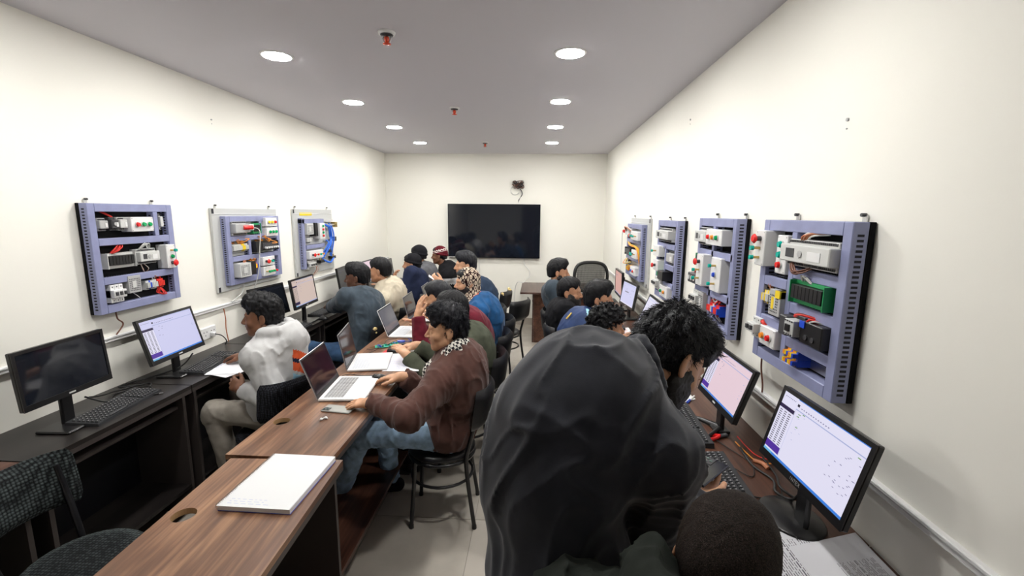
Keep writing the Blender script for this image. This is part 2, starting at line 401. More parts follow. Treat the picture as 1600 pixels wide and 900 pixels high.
# reception desk at the back
t = empty('reception_desk', (.35, 6.6, 0), 0, 'brown wooden teacher desk standing before the back wall', 'desk')
b = MB(); b.box((-.57, -.50, .715), (.42, .42, .74), 'recept_wood', bev=.002); b.build('desktop', t)
b = MB(); b.box((-.40, -.385, 0), (-.38, .38, .714), 'recept_wood'); b.build('side_panel', t)
b = MB(); b.box((.36, -.385, 0), (.38, .38, .714), 'recept_wood'); b.build('side_panel', t)
b = MB(); b.box((-.379, -.385, .0), (.359, -.365, .714), 'walnut_red'); b.build('front_panel', t)
b = MB(); b.cyl((-.405, -.17, .56), (-.399, -.17, .56), .011, 'wire_brown', 12); b.build('cable_hole', t)

# ================================================================== wall control panels
def Tside(side, y, z):
    """panel frame: u to the right as seen, v up, w out of the wall"""
    if side == 'L': return Matrix(((0, 0, 1, XL), (1, 0, 0, y), (0, 1, 0, z), (0, 0, 0, 1)))
    return Matrix(((0, 0, -1, XR), (-1, 0, 0, y), (0, 1, 0, z), (0, 0, 0, 1)))
def panel(side, y, z, w, h, lb, white=False, vbars=(), hbars=(), inset=(0, 0, 0, 0), depth=.045, missing=(), su=1.0):
    """y: wall coordinate of the panel's left edge seen from the room; bars in panel units (metres)"""
    t = empty('control_panel', (XL if side == 'L' else XR, y, z), 0, lb, 'control panel'); t['group'] = 'electrical training panels on the walls'
    base = Matrix.Translation(t.location).inverted(); T = base @ Tside(side, y, z) @ Matrix.Diagonal((su, 1, 1, 1))
    b = MB(); bw = .022
    b.box((0, 0, .002), (w, h, bw), 'board_white' if white else 'board_black', T, bev=.002); 
    if white: b.box((0, h-.045, bw), (w, h-.041, bw+.004), 'white_plastic', T)
    b.build('backboard', t)
    for u in ((.05, w-.1) if side == 'L' else (.12, w-.06)):
        q = MB(); q.box((u, h-.01, .003), (u+.02, h+.022, .008), 'metal', T); q.cyl((u+.01, h+.022, .004), (u+.01, h+.022, .02), .006, 'dark_grey', 8, T=T); q.build('hanging_bracket', t)
    l0, b0, r0, t0 = inset; fw = .045; z1 = bw+depth
    X0, X1, Y0, Y1 = l0, w-r0, b0, h-t0
    fr = MB()
    def duct(a0, a1, c0, c1):
        fr.box((a0, c0, bw), (a1, c1, z1), 'duct', T, bev=.0025)
    for nm, a in (('l', (X0, X0+fw, Y0, Y1)), ('r', (X1-fw, X1, Y0, Y1)), ('b', (X0+fw, X1-fw, Y0, Y0+fw)), ('t', (X0+fw, X1-fw, Y1-fw, Y1))):
        if nm not in missing: duct(*a)
    for (u, v0, v1) in vbars: duct(u-.017, u+.017, v0, v1)
    for (v, u0, u1) in hbars: duct(u0, u1, v-.02, v+.02)
    fr.build('duct_frame', t)
    sl = MB(); n = int((Y1-Y0-.04)/.0165)
    for k in range(n):
        v = Y0+.025+k*.0165
        for u, s_ in ((X0, -1), (X0+fw, 1), (X1-fw, -1), (X1, 1)):
            if ('l' in missing and u < X0+.1) or ('r' in missing and u > X1-.1): continue
            sl.box((u, v, bw+.014), (u+s_*.0012, v+.008, z1-.016), 'duct_slot', T)
    for (v, u0, u1) in list(hbars)+[(Y0+.022, X0+fw, X1-fw)]:
        for k in range(int((u1-u0)/.0165)):
            sl.box((u0+k*.0165+.004, v+.0205, bw+.014), (u0+k*.0165+.012, v+.0217, z1-.016), 'duct_slot', T)
    for (u, v0, v1) in vbars:
        for k in range(int((v1-v0)/.0165)):
            for q in (-1, 1): sl.box((u+q*.017, v0+k*.0165+.004, bw+.014), (u+q*.0182, v0+k*.0165+.012, z1-.016), 'duct_slot', T)
    sl.build('duct_slots', t, kind='stuff')
    # white panels carry end caps of the extrusion
    if white:
        for v in (.0, h-.045):
            q = MB(); u = 0 if side == 'L' else w-.022
            q.box((u+.001, v+.004, bw), (u+.021, v+.041, bw+.003), 'duct_slot', T); q.build('corner_cap', t)
    return t, T, bw
def station(t, T, u, v, w, h, d, buttons, vertical, bw=.022, lift=.03, hole=True):
    """white push-button box with its coloured buttons; buttons = (colour, style)"""
    d *= .78; b = MB(); z0 = bw+lift*.55; b.box((u, v, bw), (u+w, v+h, z0+d), 'white_plastic', T, bev=.003)
    for a in (u+.008, u+w-.008):
        for c in (v+.008, v+h-.008): b.cyl((a, c, z0+d), (a, c, z0+d+.001), .003, 'grey_plastic', 6, T=T)
    bx = b.build('button_box', t)
    n = len(buttons)
    for i, (c, st) in enumerate(buttons):
        f_ = (i+.5)/n*.8+.1
        a, e = (u+w/2, v+h*(1-f_)) if vertical else (u+w*f_, v+h/2)
        q = MB(); r = .0135
        if st == 'm':
            q.cyl((a, e, z0+d), (a, e, z0+d+.02), .011, 'dark_grey', 12, T=T); q.cyl((a, e, z0+d+.018), (a, e, z0+d+.026), .013, c, 16, .021, T=T); q.cyl((a, e, z0+d+.026), (a, e, z0+d+.034), .021, c, 16, .014, T=T)
        elif st == 's':
            q.cyl((a, e, z0+d), (a, e, z0+d+.028), .006, 'brass', 10, T=T); q.cyl((a, e, z0+d+.026), (a, e, z0+d+.04), .010, c, 14, T=T)
        elif st == 't':
            q.cyl((a, e, z0+d), (a, e, z0+d+.008), r, 'metal', 14, T=T); q.box((a-.004, e-.012, z0+d+.008), (a+.004, e+.012, z0+d+.02), 'black_plastic', T)
        else:
            q.cyl((a, e, z0+d), (a, e, z0+d+.006), r+.002, 'light_grey', 16, T=T); q.cyl((a, e, z0+d+.006), (a, e, z0+d+.016), r, c, 16, .011, T=T)
        q.build('push_button', bx)
def plc(t, T, u, v, w, h, d=.06, m='light_grey', name='controller', screen=True, lift=.022):
    b = MB(); z0 = lift
    b.box((u, v+h*.18, z0), (u+w, v+h*.82, z0+d), m, T, bev=.003); b.box((u+.003, v, z0), (u+w-.003, v+h, z0+d*.62), m, T, bev=.002)
    b.box((u+w*.6, v+h*.30, z0+d), (u+w*.85, v+h*.62, z0+d+.002), 'white_plastic', T)
    if screen: b.box((u+w*.14, v+h*.35, z0+d), (u+w*.32, v+h*.68, z0+d+.002), 'dark_grey', T); b.cyl((u+w*.45, v+h*.5, z0+d), (u+w*.45, v+h*.5, z0+d+.004), h*.13, 'grey_plastic', 8, T=T)
    n = max(3, int(w/.011))
    for k in range(n):
        a = u+.006+k*(w-.012)/n
        for c in (v+.004, v+h-.012): b.box((a, c, z0+d*.62), (a+.006, c+.009, z0+d*.62+.003), 'dark_grey', T)
    b.build(name, t)
def blockrow(t, T, u, v, n, w, h, mats, d=.05, name='terminal_block', top='wire_red'):
    for k in range(n):
        b = MB(); m_ = mats[k % len(mats)]; a = u+k*w
        b.box((a+.0006, v, .022), (a+w-.0006, v+h, .022+d*.75), m_, T); b.box((a+.0012, v+h*.22, .022), (a+w-.0012, v+h*.78, .022+d), m_, T)
        b.box((a+w*.3, v+h*.06, .022+d*.75), (a+w*.7, v+h*.16, .024+d*.75), 'dark_grey', T); b.build(name, t)
def relays(t, T, u, v, n, w, h, body='grey_plastic', face='black_plastic', d=.055, name='relay'):
    b = MB(); b.box((u-.01, v, .022), (u+n*w+.01, v+h, .022+d*.4), body, T, bev=.002); b.box((u-.01, v, .022), (u+n*w+.01, v+h*.2, .022+d*.75), body, T); b.box((u-.01, v+h*.84, .022), (u+n*w+.01, v+h, .022+d*.7), body, T)
    b.box((u-.012, v, .022), (u-.008, v+h, .022+d), body, T); b.box((u+n*w+.008, v, .022), (u+n*w+.012, v+h, .022+d), body, T)
    base_ = b.build('relay_base', t)
    for k in range(n):
        q = MB(); q.box((u+k*w+.001, v+h*.22, .022+d*.4), (u+(k+1)*w-.001, v+h*.82, .022+d), face, T, bev=.001); q.build(name, base_)
def psu(t, T, u, v, w, h, d=.07, m='grey_plastic'):
    b = MB(); b.box((u, v, .022), (u+w, v+h, .022+d), m, T, bev=.002)
    for i in range(int((w-.01)/.011)):
        for j in range(int((h-.02)/.011)): b.box((u+.007+i*.011, v+.012+j*.011, .022+d), (u+.013+i*.011, v+.018+j*.011, .0226+d), 'dark_grey', T)
    b.box((u+w*.3, v+h*.3, .022+d), (u+w*.6, v+h*.7, .0232+d), 'light_grey', T)
    b.build('power_supply', t)
def breaker(t, T, u, v, w=.05, h=.085, d=.06, m='light_grey', n=2):
    b = MB()
    for k in range(n):
        a = u+k*w/n
        b.box((a, v, .022), (a+w/n-.001, v+h, .022+d*.7), m, T, bev=.002); b.box((a, v+h*.28, .022), (a+w/n-.001, v+h*.72, .022+d), m, T, bev=.002)
        b.box((a+w/n*.3, v+h*.42, .022+d), (a+w/n*.7, v+h*.62, .022+d+.01), 'dark_grey', T); b.cyl((a+w/n/2, v+h*.12, .022+d*.7), (a+w/n/2, v+h*.12, .0225+d*.7), .004, 'dark_grey', 8, T=T); b.cyl((a+w/n/2, v+h*.88, .022+d*.7), (a+w/n/2, v+h*.88, .0225+d*.7), .004, 'dark_grey', 8, T=T)
    b.build('circuit_breaker', t)
def contactor(t, T, u, v, w=.055, h=.09, d=.08):
    b = MB(); b.box((u, v, .022), (u+w, v+h, .022+d*.6), 'black_plastic', T, bev=.002); b.box((u, v+h*.15, .022), (u+w, v+h*.85, .022+d), 'board_white', T, bev=.002)
    b.box((u+w*.3, v+h*.35, .022+d), (u+w*.7, v+h*.65, .03+d), 'black_plastic', T)
    for k in range(4):
        for c in (.17, .76): b.box((u+w*(.08+.24*k), v+h*c, .022+d), (u+w*(.2+.24*k), v+h*(c+.07), .024+d), 'dark_grey', T)
    b.build('contactor', t)
def rail(t, T, u0, u1, v):
    b = MB(); b.box((u0, v-.017, .022), (u1, v+.017, .029), 'metal', T); b.build('din_rail', t)
def wires(t, T, pts, cols, r=.0022, spread=.012, n=3, seed=1):
    rr = random.Random(seed); b = MB()
    for k in range(n):
        o_ = Vector((rr.uniform(-1, 1)*spread, rr.uniform(-.3, .3)*spread, rr.uniform(-.5, .5)*spread))
        b.tube(spline([Vector(p)+o_*(1 if 0 < i < len(pts)-1 else .5) for i, p in enumerate(pts)], 5), r, cols[k % len(cols)], 5, T=T)
    b.build('wires', t)

# --- left wall, nearest panel (black board)
t, T, bw = panel('L', 2.28, 1.235, .60, .605, su=.93, lb='black-backed control panel with slotted lilac frame, nearest on the left wall', hbars=((.18, .045, .555), (.395, .045, .555)), vbars=((.46, .415, .56),))
rail(t, T, .05, .44, .49); plc(t, T, .07, .455, .055, .07, .04, 'grey_plastic', 'meter', False); plc(t, T, .135, .455, .05, .075, .05, 'dark_grey', 'timer', True); plc(t, T, .187, .455, .05, .075, .055, 'light_grey', 'contact_block', False)
station(t, T, .245, .445, .165, .085, .06, [('red', 'p'), ('green', 'p'), ('green', 'p')], False, lift=.04)
plc(t, T, .505, .45, .022, .1, .04, 'light_grey', 'power_module', False, .022)
rail(t, T, .05, .5, .285); relays(t, T, .085, .245, 8, .021, .085, 'light_grey'); plc(t, T, .28, .25, .15, .09, .07, 'light_grey')
wires(t, T, [(.12, .33, .06), (.15, .35, .07), (.19, .372, .05)], ['wire_red'], .003, .03, 7, 2); wires(t, T, [(.17, .53, .05), (.14, .55, .04), (.12, .56, .03)], ['wire_red'], .003, .02, 4, 3)
wires(t, T, [(.32, .25, .06), (.33, .22, .07), (.35, .2, .05)], ['wire_copper', 'wire_white'], .0022, .02, 6, 4); wires(t, T, [(.31, .34, .06), (.34, .37, .08), (.38, .34, .06)], ['wire_white'], .0022, .02, 4, 5)
station(t, T, .485, .205, .075, .15, .055, [('teal', 's'), ('green', 'p'), ('red', 'm')], True, lift=.05)
rail(t, T, .05, .5, .105); breaker(t, T, .07, .055, .085, .1, .07, 'white_plastic', 3); psu(t, T, .195, .09, .09, .1, .05); blockrow(t, T, .33, .09, 7, .012, .055, ['light_grey', 'light_grey', 'blue', 'light_grey', 'light_grey', 'light_grey', 'light_grey']); blockrow(t, T, .42, .09, 4, .012, .055, ['wire_red'])
wires(t, T, [(.40, .15, .05), (.39, .17, .06), (.37, .18, .05)], ['wire_copper', 'wire_white', 'wire_white'], .0025, .03, 6, 6); wires(t, T, [(.45, .15, .06), (.44, .17, .06), (.43, .178, .05)], ['wire_red'], .003, .01, 3, 7)
wires(t, T, [(.44, .09, .06), (.45, .05, .08), (.42, .06, .06), (.43, .09, .06)], ['wire_red'], .003, .012, 3, 8); wires(t, T, [(.24, .09, .05), (.27, .06, .06), (.29, .045, .05)], ['wire_white'], .0022, .006, 1, 9)
cable('panel_cable', [(XL+.04, 2.39, 1.25), (XL+.035, 2.40, 1.19), (XL+.035, 2.43, 1.15), (XL+.03, 2.385, 1.098)], .004, 'wire_brown', 'brown cable hanging from the nearest panel on the left wall')
# --- left wall, second (white board)
t, T, bw = panel('L', 3.258, 1.185, .82, .64, su=1.025, white=True, lb='white-backed control panel with lilac ducts in the middle of the left wall', hbars=((.245, .125, .73), (.405, .125, .73)), vbars=((.505, .425, .545), (.345, .265, .385), (.44, .09, .225)), inset=(.08, .045, .045, .06))
rail(t, T, .13, .49, .48); plc(t, T, .14, .43, .17, .11, .08, 'grey_plastic', 'variable_drive', False); plc(t, T, .305, .45, .09, .08, .06, 'light_grey', 'controller'); relays(t, T, .40, .435, 6, .014, .085, 'pcb_green', 'black_plastic')
b = MB(); b.cyl((.23, .49, .10), (.30, .49, .13), .017, 'red', 12, T=T); b.build('red_plug', t)
wires(t, T, [(.30, .49, .13), (.36, .46, .15), (.37, .3, .13), (.37, .1, .10), (.37, -.1, .03)], ['wire_white'], .004, .003, 1, 3)
station(t, T, .545, .49, .165, .075, .06, [('yellow', 'p'), ('yellow', 'p'), ('red', 'p')], False, lift=.04); station(t, T, .55, .405, .165, .075, .06, [('green', 'p')]*3, False, lift=.04)
rail(t, T, .13, .33, .325); blockrow(t, T, .14, .30, 14, .013, .06, ['light_grey']*8+['yellow']*3+['light_grey']*3); wires(t, T, [(.24, .36, .05), (.24, .375, .06), (.24, .385, .04)], ['wire_orange'], .0035, .075, 14, 11)
rail(t, T, .37, .73, .325); relays(t, T, .47, .285, 8, .027, .08, 'black_plastic', 'dark_grey', .075); b = MB(); b.box((.375, .28, .022), (.455, .37, .10), 'black_plastic', T, bev=.003); b.build('timer', t); wires(t, T, [(.55, .36, .08), (.55, .38, .08), (.55, .39, .05)], ['wire_orange'], .0035, .12, 14, 12)
for k in range(6):
    q = MB(); q.cyl((.50+k*.034, .31, .095), (.50+k*.034, .31, .115), .009, 'white_plastic', 10, T=T); q.build('selector_knob', t)
rail(t, T, .13, .43, .15); psu(t, T, .14, .10, .13, .11, .09, 'light_grey'); b = MB(); b.box((.275, .105, .022), (.345, .215, .105), 'black_plastic', T, bev=.003); b.build('relay_module', t); blockrow(t, T, .365, .135, 5, .013, .06, ['orange', 'orange', 'yellow', 'orange', 'blue']); wires(t, T, [(.37, .2, .06), (.35, .22, .07), (.36, .225, .04)], ['wire_orange'], .0035, .04, 9, 13); wires(t, T, [(.25, .21, .07), (.27, .23, .06)], ['wire_copper'], .003, .04, 5, 14)
station(t, T, .465, .155, .17, .075, .06, [('red', 'm'), ('teal', 's'), ('teal', 't')], False, lift=.04); station(t, T, .465, .065, .17, .08, .06, [('green', 's'), ('green', 's'), ('green', 's'), ('red', 's')], False, lift=.04)
cable('panel_cable', [(XL+.04, 3.53, 1.22), (XL+.04, 3.50, 1.15), (XL+.03, 3.42, 1.11), (XL+.03, 3.38, 1.095)], .005, 'light_grey', 'grey cable hanging from the middle panel on the left wall')
cable('panel_cable', [(XL+.03, 3.28, 1.06), (XL+.03, 3.29, .98), (XL+.03, 3.285, .9), (XL+.03, 3.30, .795)], .004, 'wire_copper', 'thin reddish cable running down from the left trunking')
# --- left wall, third
t, T, bw = panel('L', 4.388, 1.15, .845, .68, white=True, lb='farthest control panel on the left wall, with blue air hoses', hbars=((.29, .145, .55),), vbars=(), inset=(.08, .07, .06, .09), missing=('r', 'b', 't'))
b = MB(); b.box((.08, .535, bw), (.55, .58, bw+.045), 'duct', T, bev=.002); b.box((.56, .545, bw), (.80, .575, bw+.03), 'light_grey', T); b.build('duct_top', t)
b = MB(); b.box((.12, .615, bw), (.37, .645, bw+.003), 'yellow', T); b.build('yellow_sticker', t)
psu(t, T, .15, .42, .13, .115, .06, 'light_grey'); b = MB(); b.box((.30, .40, .022), (.36, .54, .09), 'black_plastic', T, bev=.003); b.build('timer', t)
station(t, T, .385, .365, .12, .17, .07, [('green', 'p'), ('red', 'p'), ('green', 'p'), ('red', 'p')], True, lift=.04); plc(t, T, .15, .33, .10, .07, .05, 'grey_plastic', 'pressure_switch', False)
station(t, T, .15, .165, .30, .085, .06, [('red', 'm'), ('red', 's'), ('teal', 's'), ('orange', 's')], False, lift=.04); breaker(t, T, .15, .06, .13, .09, .07, 'light_grey', 3)
b = MB()
for k, (u0, v0, u1, v1) in enumerate(((.53, .52, .70, .37), (.57, .52, .73, .36), (.68, .53, .68, .16), (.73, .52, .71, .15), (.48, .14, .72, .38), (.51, .15, .74, .37), (.50, .2, .60, .34))):
    b.tube(spline([(u0, v0, .06), ((u0+u1)/2+.015, (v0+v1)/2+.04, .075+.004*k), (u1, v1, .055)], 7), .008, 'hose_blue', 8, T=T)
b.tube(spline([(.5, .13, .06), (.6, .09, .09), (.76, .13, .06)], 7), .011, 'hose_blue', 8, T=T); b.build('air_hoses', t)
b = MB(); b.cyl((.5, .5, .06), (.84, .51, .06), .012, 'metal', 12, T=T); b.box((.80, .48, .03), (.85, .54, .085), 'brass', T, bev=.003); b.cyl((.55, .33, .05), (.80, .345, .05), .011, 'metal', 12, T=T); b.box((.77, .32, .03), (.83, .37, .075), 'dark_grey', T, bev=.003); b.build('air_cylinder', t)
for (u, v) in ((.42, .10), (.60, .20), (.70, .12)):
    q = MB(); q.box((u, v, .022), (u+.10, v+.03, .07), 'black_plastic', T, bev=.002); q.cyl((u+.02, v+.03, .05), (u+.02, v+.05, .05), .008, 'brass', 8, T=T); q.cyl((u+.07, v+.03, .05), (u+.07, v+.05, .05), .008, 'brass', 8, T=T); q.build('solenoid_valve', t)
wires(t, T, [(.3, .1, .05), (.35, .05, .06), (.3, -.03, .03)], ['wire_copper', 'wire_white'], .003, .03, 5, 21)

# --- right wall, nearest (black board).  u runs towards the camera
t, T, bw = panel('R', 2.042, 1.19, .56, .60, lb='largest black-backed control panel with lilac frame, nearest on the right wall', hbars=((.175, .045, .22), (.345, .045, .22), (.13, .258, .52), (.265, .258, .52), (.40, .258, .52)), vbars=((.24, .045, .555),), depth=.05)
station(t, T, .005, .405, .075, .15, .07, [('red', 'm'), ('teal', 's'), ('teal', 's')], True, lift=.05); station(t, T, .13, .385, .075, .155, .05, [('teal', 'p'), ('teal', 'p'), ('red', 'p')], True, lift=.03)
plc(t, T, .215, .43, .30, .10, .085, 'light_grey'); wires(t, T, [(.30, .52, .07), (.33, .55, .08), (.40, .555, .05)], ['wire_copper', 'wire_copper', 'wire_white'], .0035, .02, 6, 31); wires(t, T, [(.28, .44, .09), (.33, .41, .1), (.38, .43, .08)], ['wire_brown'], .003, .02, 6, 32)
rail(t, T, .27, .52, .335); relays(t, T, .30, .295, 8, .023, .085, 'pcb_green', 'black_plastic', .075); wires(t, T, [(.33, .38, .07), (.35, .40, .08), (.38, .375, .07)], ['wire_white'], .0025, .02, 5, 33)
rail(t, T, .05, .22, .275); blockrow(t, T, .05, .245, 5, .012, .055, ['yellow', 'light_grey', 'yellow', 'light_grey', 'light_grey'], .06); psu(t, T, .14, .215, .085, .105, .07); b = MB(); b.box((.16, .24, .0925), (.18, .29, .0935), 'yellow', T); b.box((.19, .29, .06), (.225, .32, .096), 'yellow', T); b.build('yellow_label', t)
wires(t, T, [(.09, .3, .05), (.10, .33, .06), (.13, .34, .04)], ['wire_copper', 'wire_white', 'duct'], .003, .03, 7, 34)
contactor(t, T, .325, .165, .06, .085, .10); b = MB(); b.box((.265, .165, .022), (.315, .24, .11), 'dark_grey', T, bev=.003); b.build('timer', t); b = MB(); b.box((.39, .165, .022), (.515, .245, .10), 'black_plastic', T, bev=.003); b.cyl((.43, .19, .10), (.43, .19, .104), .01, 'dark_grey', 12, T=T); b.cyl((.47, .19, .10), (.47, .19, .104), .01, 'dark_grey', 12, T=T); b.box((.39, .22, .10), (.42, .245, .104), 'blue', T); b.build('overload_relay', t)
wires(t, T, [(.35, .25, .1), (.38, .265, .1), (.43, .255, .06)], ['wire_red', 'wire_red', 'wire_black'], .004, .01, 4, 35); wires(t, T, [(.42, .24, .09), (.44, .25, .08), (.46, .235, .05)], ['wire_red', 'light_grey', 'wire_black'], .0035, .02, 4, 36)
breaker(t, T, .005, .085, .07, .09, .09, 'light_grey', 2); wires(t, T, [(.06, .17, .07), (.09, .16, .08), (.10, .13, .05)], ['wire_red'], .004, .015, 4, 37)
station(t, T, .085, .075, .125, .08, .06, [('orange', 'p'), ('red', 'p')], False, lift=.04)
blockrow(t, T, .29, .055, 6, .012, .028, ['yellow', 'orange', 'blue'], .075); blockrow(t, T, .29, .084, 6, .012, .028, ['orange', 'yellow', 'blue'], .075); rail(t, T, .27, .52, .07)
cable('panel_cable', [(XR-.02, 2.054, 1.2), (XR-.02, 2.05, 1.12), (XR-.022, 2.02, 1.05), (XR-.02, 2.02, 1.01)], .004, 'wire_brown', 'dark red cable below the nearest panel on the right wall')
# --- right wall, second
t, T, bw = panel('R', 2.842, 1.17, .59, .62, su=.885, lb='second control panel from the camera on the right wall, with one blue button', hbars=((.42, .045, .57), (.20, .045, .57)), vbars=((.27, .045, .58),), depth=.05)
plc(t, T, .02, .465, .20, .10, .08, 'light_grey', 'controller'); station(t, T, .22, .475, .25, .085, .07, [('red', 'p'), ('orange', 'p'), ('green', 'p')], False, lift=.04)
station(t, T, .155, .235, .11, .18, .09, [('red', 'm'), ('teal', 's'), ('teal', 's')], True, lift=.05); station(t, T, .32, .225, .15, .185, .06, [('teal', 's'), ('blue', 'p'), ('teal', 's')], True, lift=.04)
relays(t, T, .03, .335, 6, .024, .075, 'pcb_green', 'black_plastic', .065); b = MB(); b.box((-.05, .225, .03), (.14, .285, .105), 'dark_grey', T, bev=.004)
for k in range(3): b.cyl((-.02+.05*k, .255, .105), (-.02+.05*k, .255, .109), .014, 'light_grey', 12, T=T)
b.build('terminal_cover', t); wires(t, T, [(-.01, .28, .07), (.05, .31, .08), (.12, .30, .06)], ['wire_red'], .004, .03, 7, 41)
breaker(t, T, .0, .085, .12, .10, .08, 'light_grey', 3); psu(t, T, .14, .075, .09, .115, .07); rail(t, T, .3, .56, .12)
blockrow(t, T, .27, .09, 14, .0125, .058, ['wire_red']*5+['light_grey']*2+['blue']*2+['wire_red']*4+['blue'], .06); wires(t, T, [(.35, .15, .05), (.36, .17, .06), (.37, .185, .04)], ['wire_red', 'wire_white'], .0035, .05, 8, 42); wires(t, T, [(.35, .09, .05), (.36, .07, .06), (.38, .05, .04)], ['wire_white', 'duct'], .003, .05, 6, 43)
# --- right wall, third
t, T, bw = panel('R', 3.785, 1.15, .63, .615, su=.82, lb='third control panel from the camera on the right wall', hbars=((.42, .045, .61), (.265, .30, .61), (.13, .30, .61), (.2, .045, .30)), vbars=((.30, .045, .42),), depth=.05)
plc(t, T, .06, .455, .42, .10, .08, 'light_grey'); plc(t, T, .36, .29, .2, .10, .055, 'grey_plastic', 'counter', False); b = MB(); b.box((.29, .165, .03), (.46, .235, .12), 'black_plastic', T, bev=.003); b.build('motor_starter', t); blockrow(t, T, .22, .175, 5, .013, .05, ['pcb_green'], .09)
station(t, T, .02, .33, .20, .085, .07, [('teal', 's')], False, lift=.05); station(t, T, .04, .215, .17, .085, .07, [('red', 'm')], False, lift=.05); station(t, T, .30, .04, .24, .085, .07, [('green', 'p'), ('orange', 'p')], False, lift=.04); breaker(t, T, .02, .06, .13, .1, .08, 'light_grey', 3); psu(t, T, .17, .06, .1, .11, .06)
# --- right wall, fourth
t, T, bw = panel('R', 5.11, 1.115, .87, .655, su=.97, white=True, lb='farthest control panel on the right wall, white-backed and full of yellow wires', hbars=((.24, .1, .76), (.42, .1, .76)), vbars=(), inset=(.06, .05, .10, .06), depth=.05)
plc(t, T, .08, .46, .22, .10, .08, 'light_grey', 'controller', False); b = MB(); b.cyl((-.05, .51, .09), (.06, .51, .10), .018, 'red', 12, T=T); b.build('red_plug', t)
station(t, T, .38, .44, .34, .085, .07, [('red', 'm'), ('teal', 's'), ('teal', 's'), ('teal', 's')], False, lift=.04); station(t, T, .46, .26, .24, .085, .07, [('teal', 'm'), ('teal', 's')], False, lift=.04); station(t, T, .44, .09, .24, .085, .07, [('blue', 'p'), ('red', 'p')], False, lift=.04)
relays(t, T, .10, .265, 9, .028, .08, 'black_plastic', 'dark_grey', .075); blockrow(t, T, .12, .09, 12, .013, .06, ['yellow', 'orange'], .06)
wires(t, T, [(.15, .40, .07), (.4, .38, .09), (.68, .36, .08), (.72, .2, .06)], ['wire_orange', 'yellow'], .004, .03, 10, 51); wires(t, T, [(.12, .5, .08), (.2, .57, .12), (.35, .52, .08)], ['wire_copper', 'wire_white'], .004, .03, 7, 52); wires(t, T, [(.12, .22, .07), (.2, .18, .1), (.35, .2, .08)], ['wire_orange', 'yellow', 'wire_white'], .004, .04, 9, 53)
cable('plug_lead', [(XR-.09, 5.05, 1.63), (XR-.05, 5.45, 1.60), (XR-.02, 5.62, 1.45), (XR-.02, 5.62, 1.15), (XR-.02, 5.60, 1.01)], .005, 'wire_white', 'thin white lead hanging from the red plug down to the right trunking')
# ================================================================== chairs
def bistro(name, x, y, rz, lb, back='vinyl', seat='vinyl', foam=0, grp='padded tube-frame chairs', th=.46, backdz=0.0):
    """round padded seat on four splayed tube legs with a ring, curved padded back; faces local -Y"""
    t = empty(name, (x, y, 0), rz, lb, 'chair', grp)
    b = MB(); r = .195; b.lathe([(.002, th-.045), (r-.02, th-.045), (r, th-.035), (r+.003, th-.02), (r-.012, th-.006), (r-.05, th), (.002, th+.003)], seat, 32); b.build('seat', t)
    b = MB(); b.tube([(.19*math.cos(a/28*2*PI), .19*math.sin(a/28*2*PI), th-.056) for a in range(28)], .011, 'black_metal', 8, closed=True); b.build('seat_ring', t)
    b = MB(); b.tube([(.182*math.cos(a/28*2*PI), .182*math.sin(a/28*2*PI), .27) for a in range(28)], .009, 'black_metal', 8, closed=True); b.build('stretcher_ring', t)
    for sx in (-1, 1):
        b = MB(); b.tube([(sx*.135, -.14, th-.06), (sx*.14, -.145, .27), (sx*.155, -.165, .012)], .0125, 'black_metal', 10); b.cyl((sx*.155, -.165, 0), (sx*.1545, -.1645, .02), .0145, 'black_plastic', 10); b.build('leg', t)
        b = MB(); b.tube(spline([(sx*.16, .20, .012), (sx*.145, .165, .27), (sx*.14, .155, th-.04), (sx*.145, .175, th+.06), (sx*.155, .215, th+.22+backdz), (sx*.15, .235, th+.33+backdz)], 5), .0125, 'black_metal', 10); b.cyl((sx*.16, .20, 0), (sx*.1595, .199, .02), .0145, 'black_plastic', 10); b.build('leg', t)
    # padded back: curved cushion
    b = MB(); vs = []; NU, NV = 14, 8; z0, z1 = th+.15+backdz, th+.385+backdz
    def pt(u, v, side):
        a = (u-.5)*2; cu = .205*math.sin(a*1.15)/math.sin(1.15); yb = .262-.075*a*a+.03*v
        th_ = .028*((1-abs(a)**6)**.5)*((1-abs(2*v-1)**6)**.5)
        zz = z0+(z1-z0)*v; rnd = 1-.10*(max(0, abs(2*v-1)-.5)*2)**3
        return (cu*rnd, yb+side*th_, zz)
    for side in (-1, 1):
        for i in range(NU+1):
            for j in range(NV+1): vs.append(pt(i/NU, j/NV, side))
    fs = []; n1 = (NU+1)*(NV+1)
    for i in range(NU):
        for j in range(NV):
            a = i*(NV+1)+j; q = (a, a+NV+1, a+NV+2, a+1); fs.append(q); fs.append(tuple(n1+k for k in q[::-1]))
    b.raw(vs, fs, back, True); bk = b.build('backrest', t)
    if foam:
        rr = random.Random(foam)
        for s_, zz in (((-1, z1-.02),) if foam == 1 else ((1, z1-.02),) if foam == 2 else ((-1, z1-.012), (0, z1+.004), (1, z1-.02))):
            q = MB(); c = Vector((s_*.175, .262-.055*(abs(s_))+.028, zz))
            q.lathe([(.002, -.02), (.016, -.012), (.021, 0), (.014, .012), (.002, .016)], 'foam', 9, T=Matrix.Translation(c))
            for k in range(4): q.lathe([(.002, -.008), (.008, 0), (.002, .008)], 'foam', 7, T=Matrix.Translation(c+Vector((rr.uniform(-.022, .022), rr.uniform(-.02, .02), rr.uniform(-.03, .01)))))
            q.build('torn_foam', bk)
    return t
bistro('padded_chair', -1.745, 1.47, R(90), 'empty woven-fabric chair in the bottom left corner of the photo', 'weave_black', 'weave_black', backdz=-.03)
bistro('padded_chair', -1.65, 2.575, R(-115), 'woven dark chair under the man in the pale grey hoodie', 'weave_dark', 'weave_dark')
bistro('padded_chair', -1.60, 3.84, R(-90), 'black chair with torn yellow back corner, used by the man in the blue-grey jacket', foam=2)
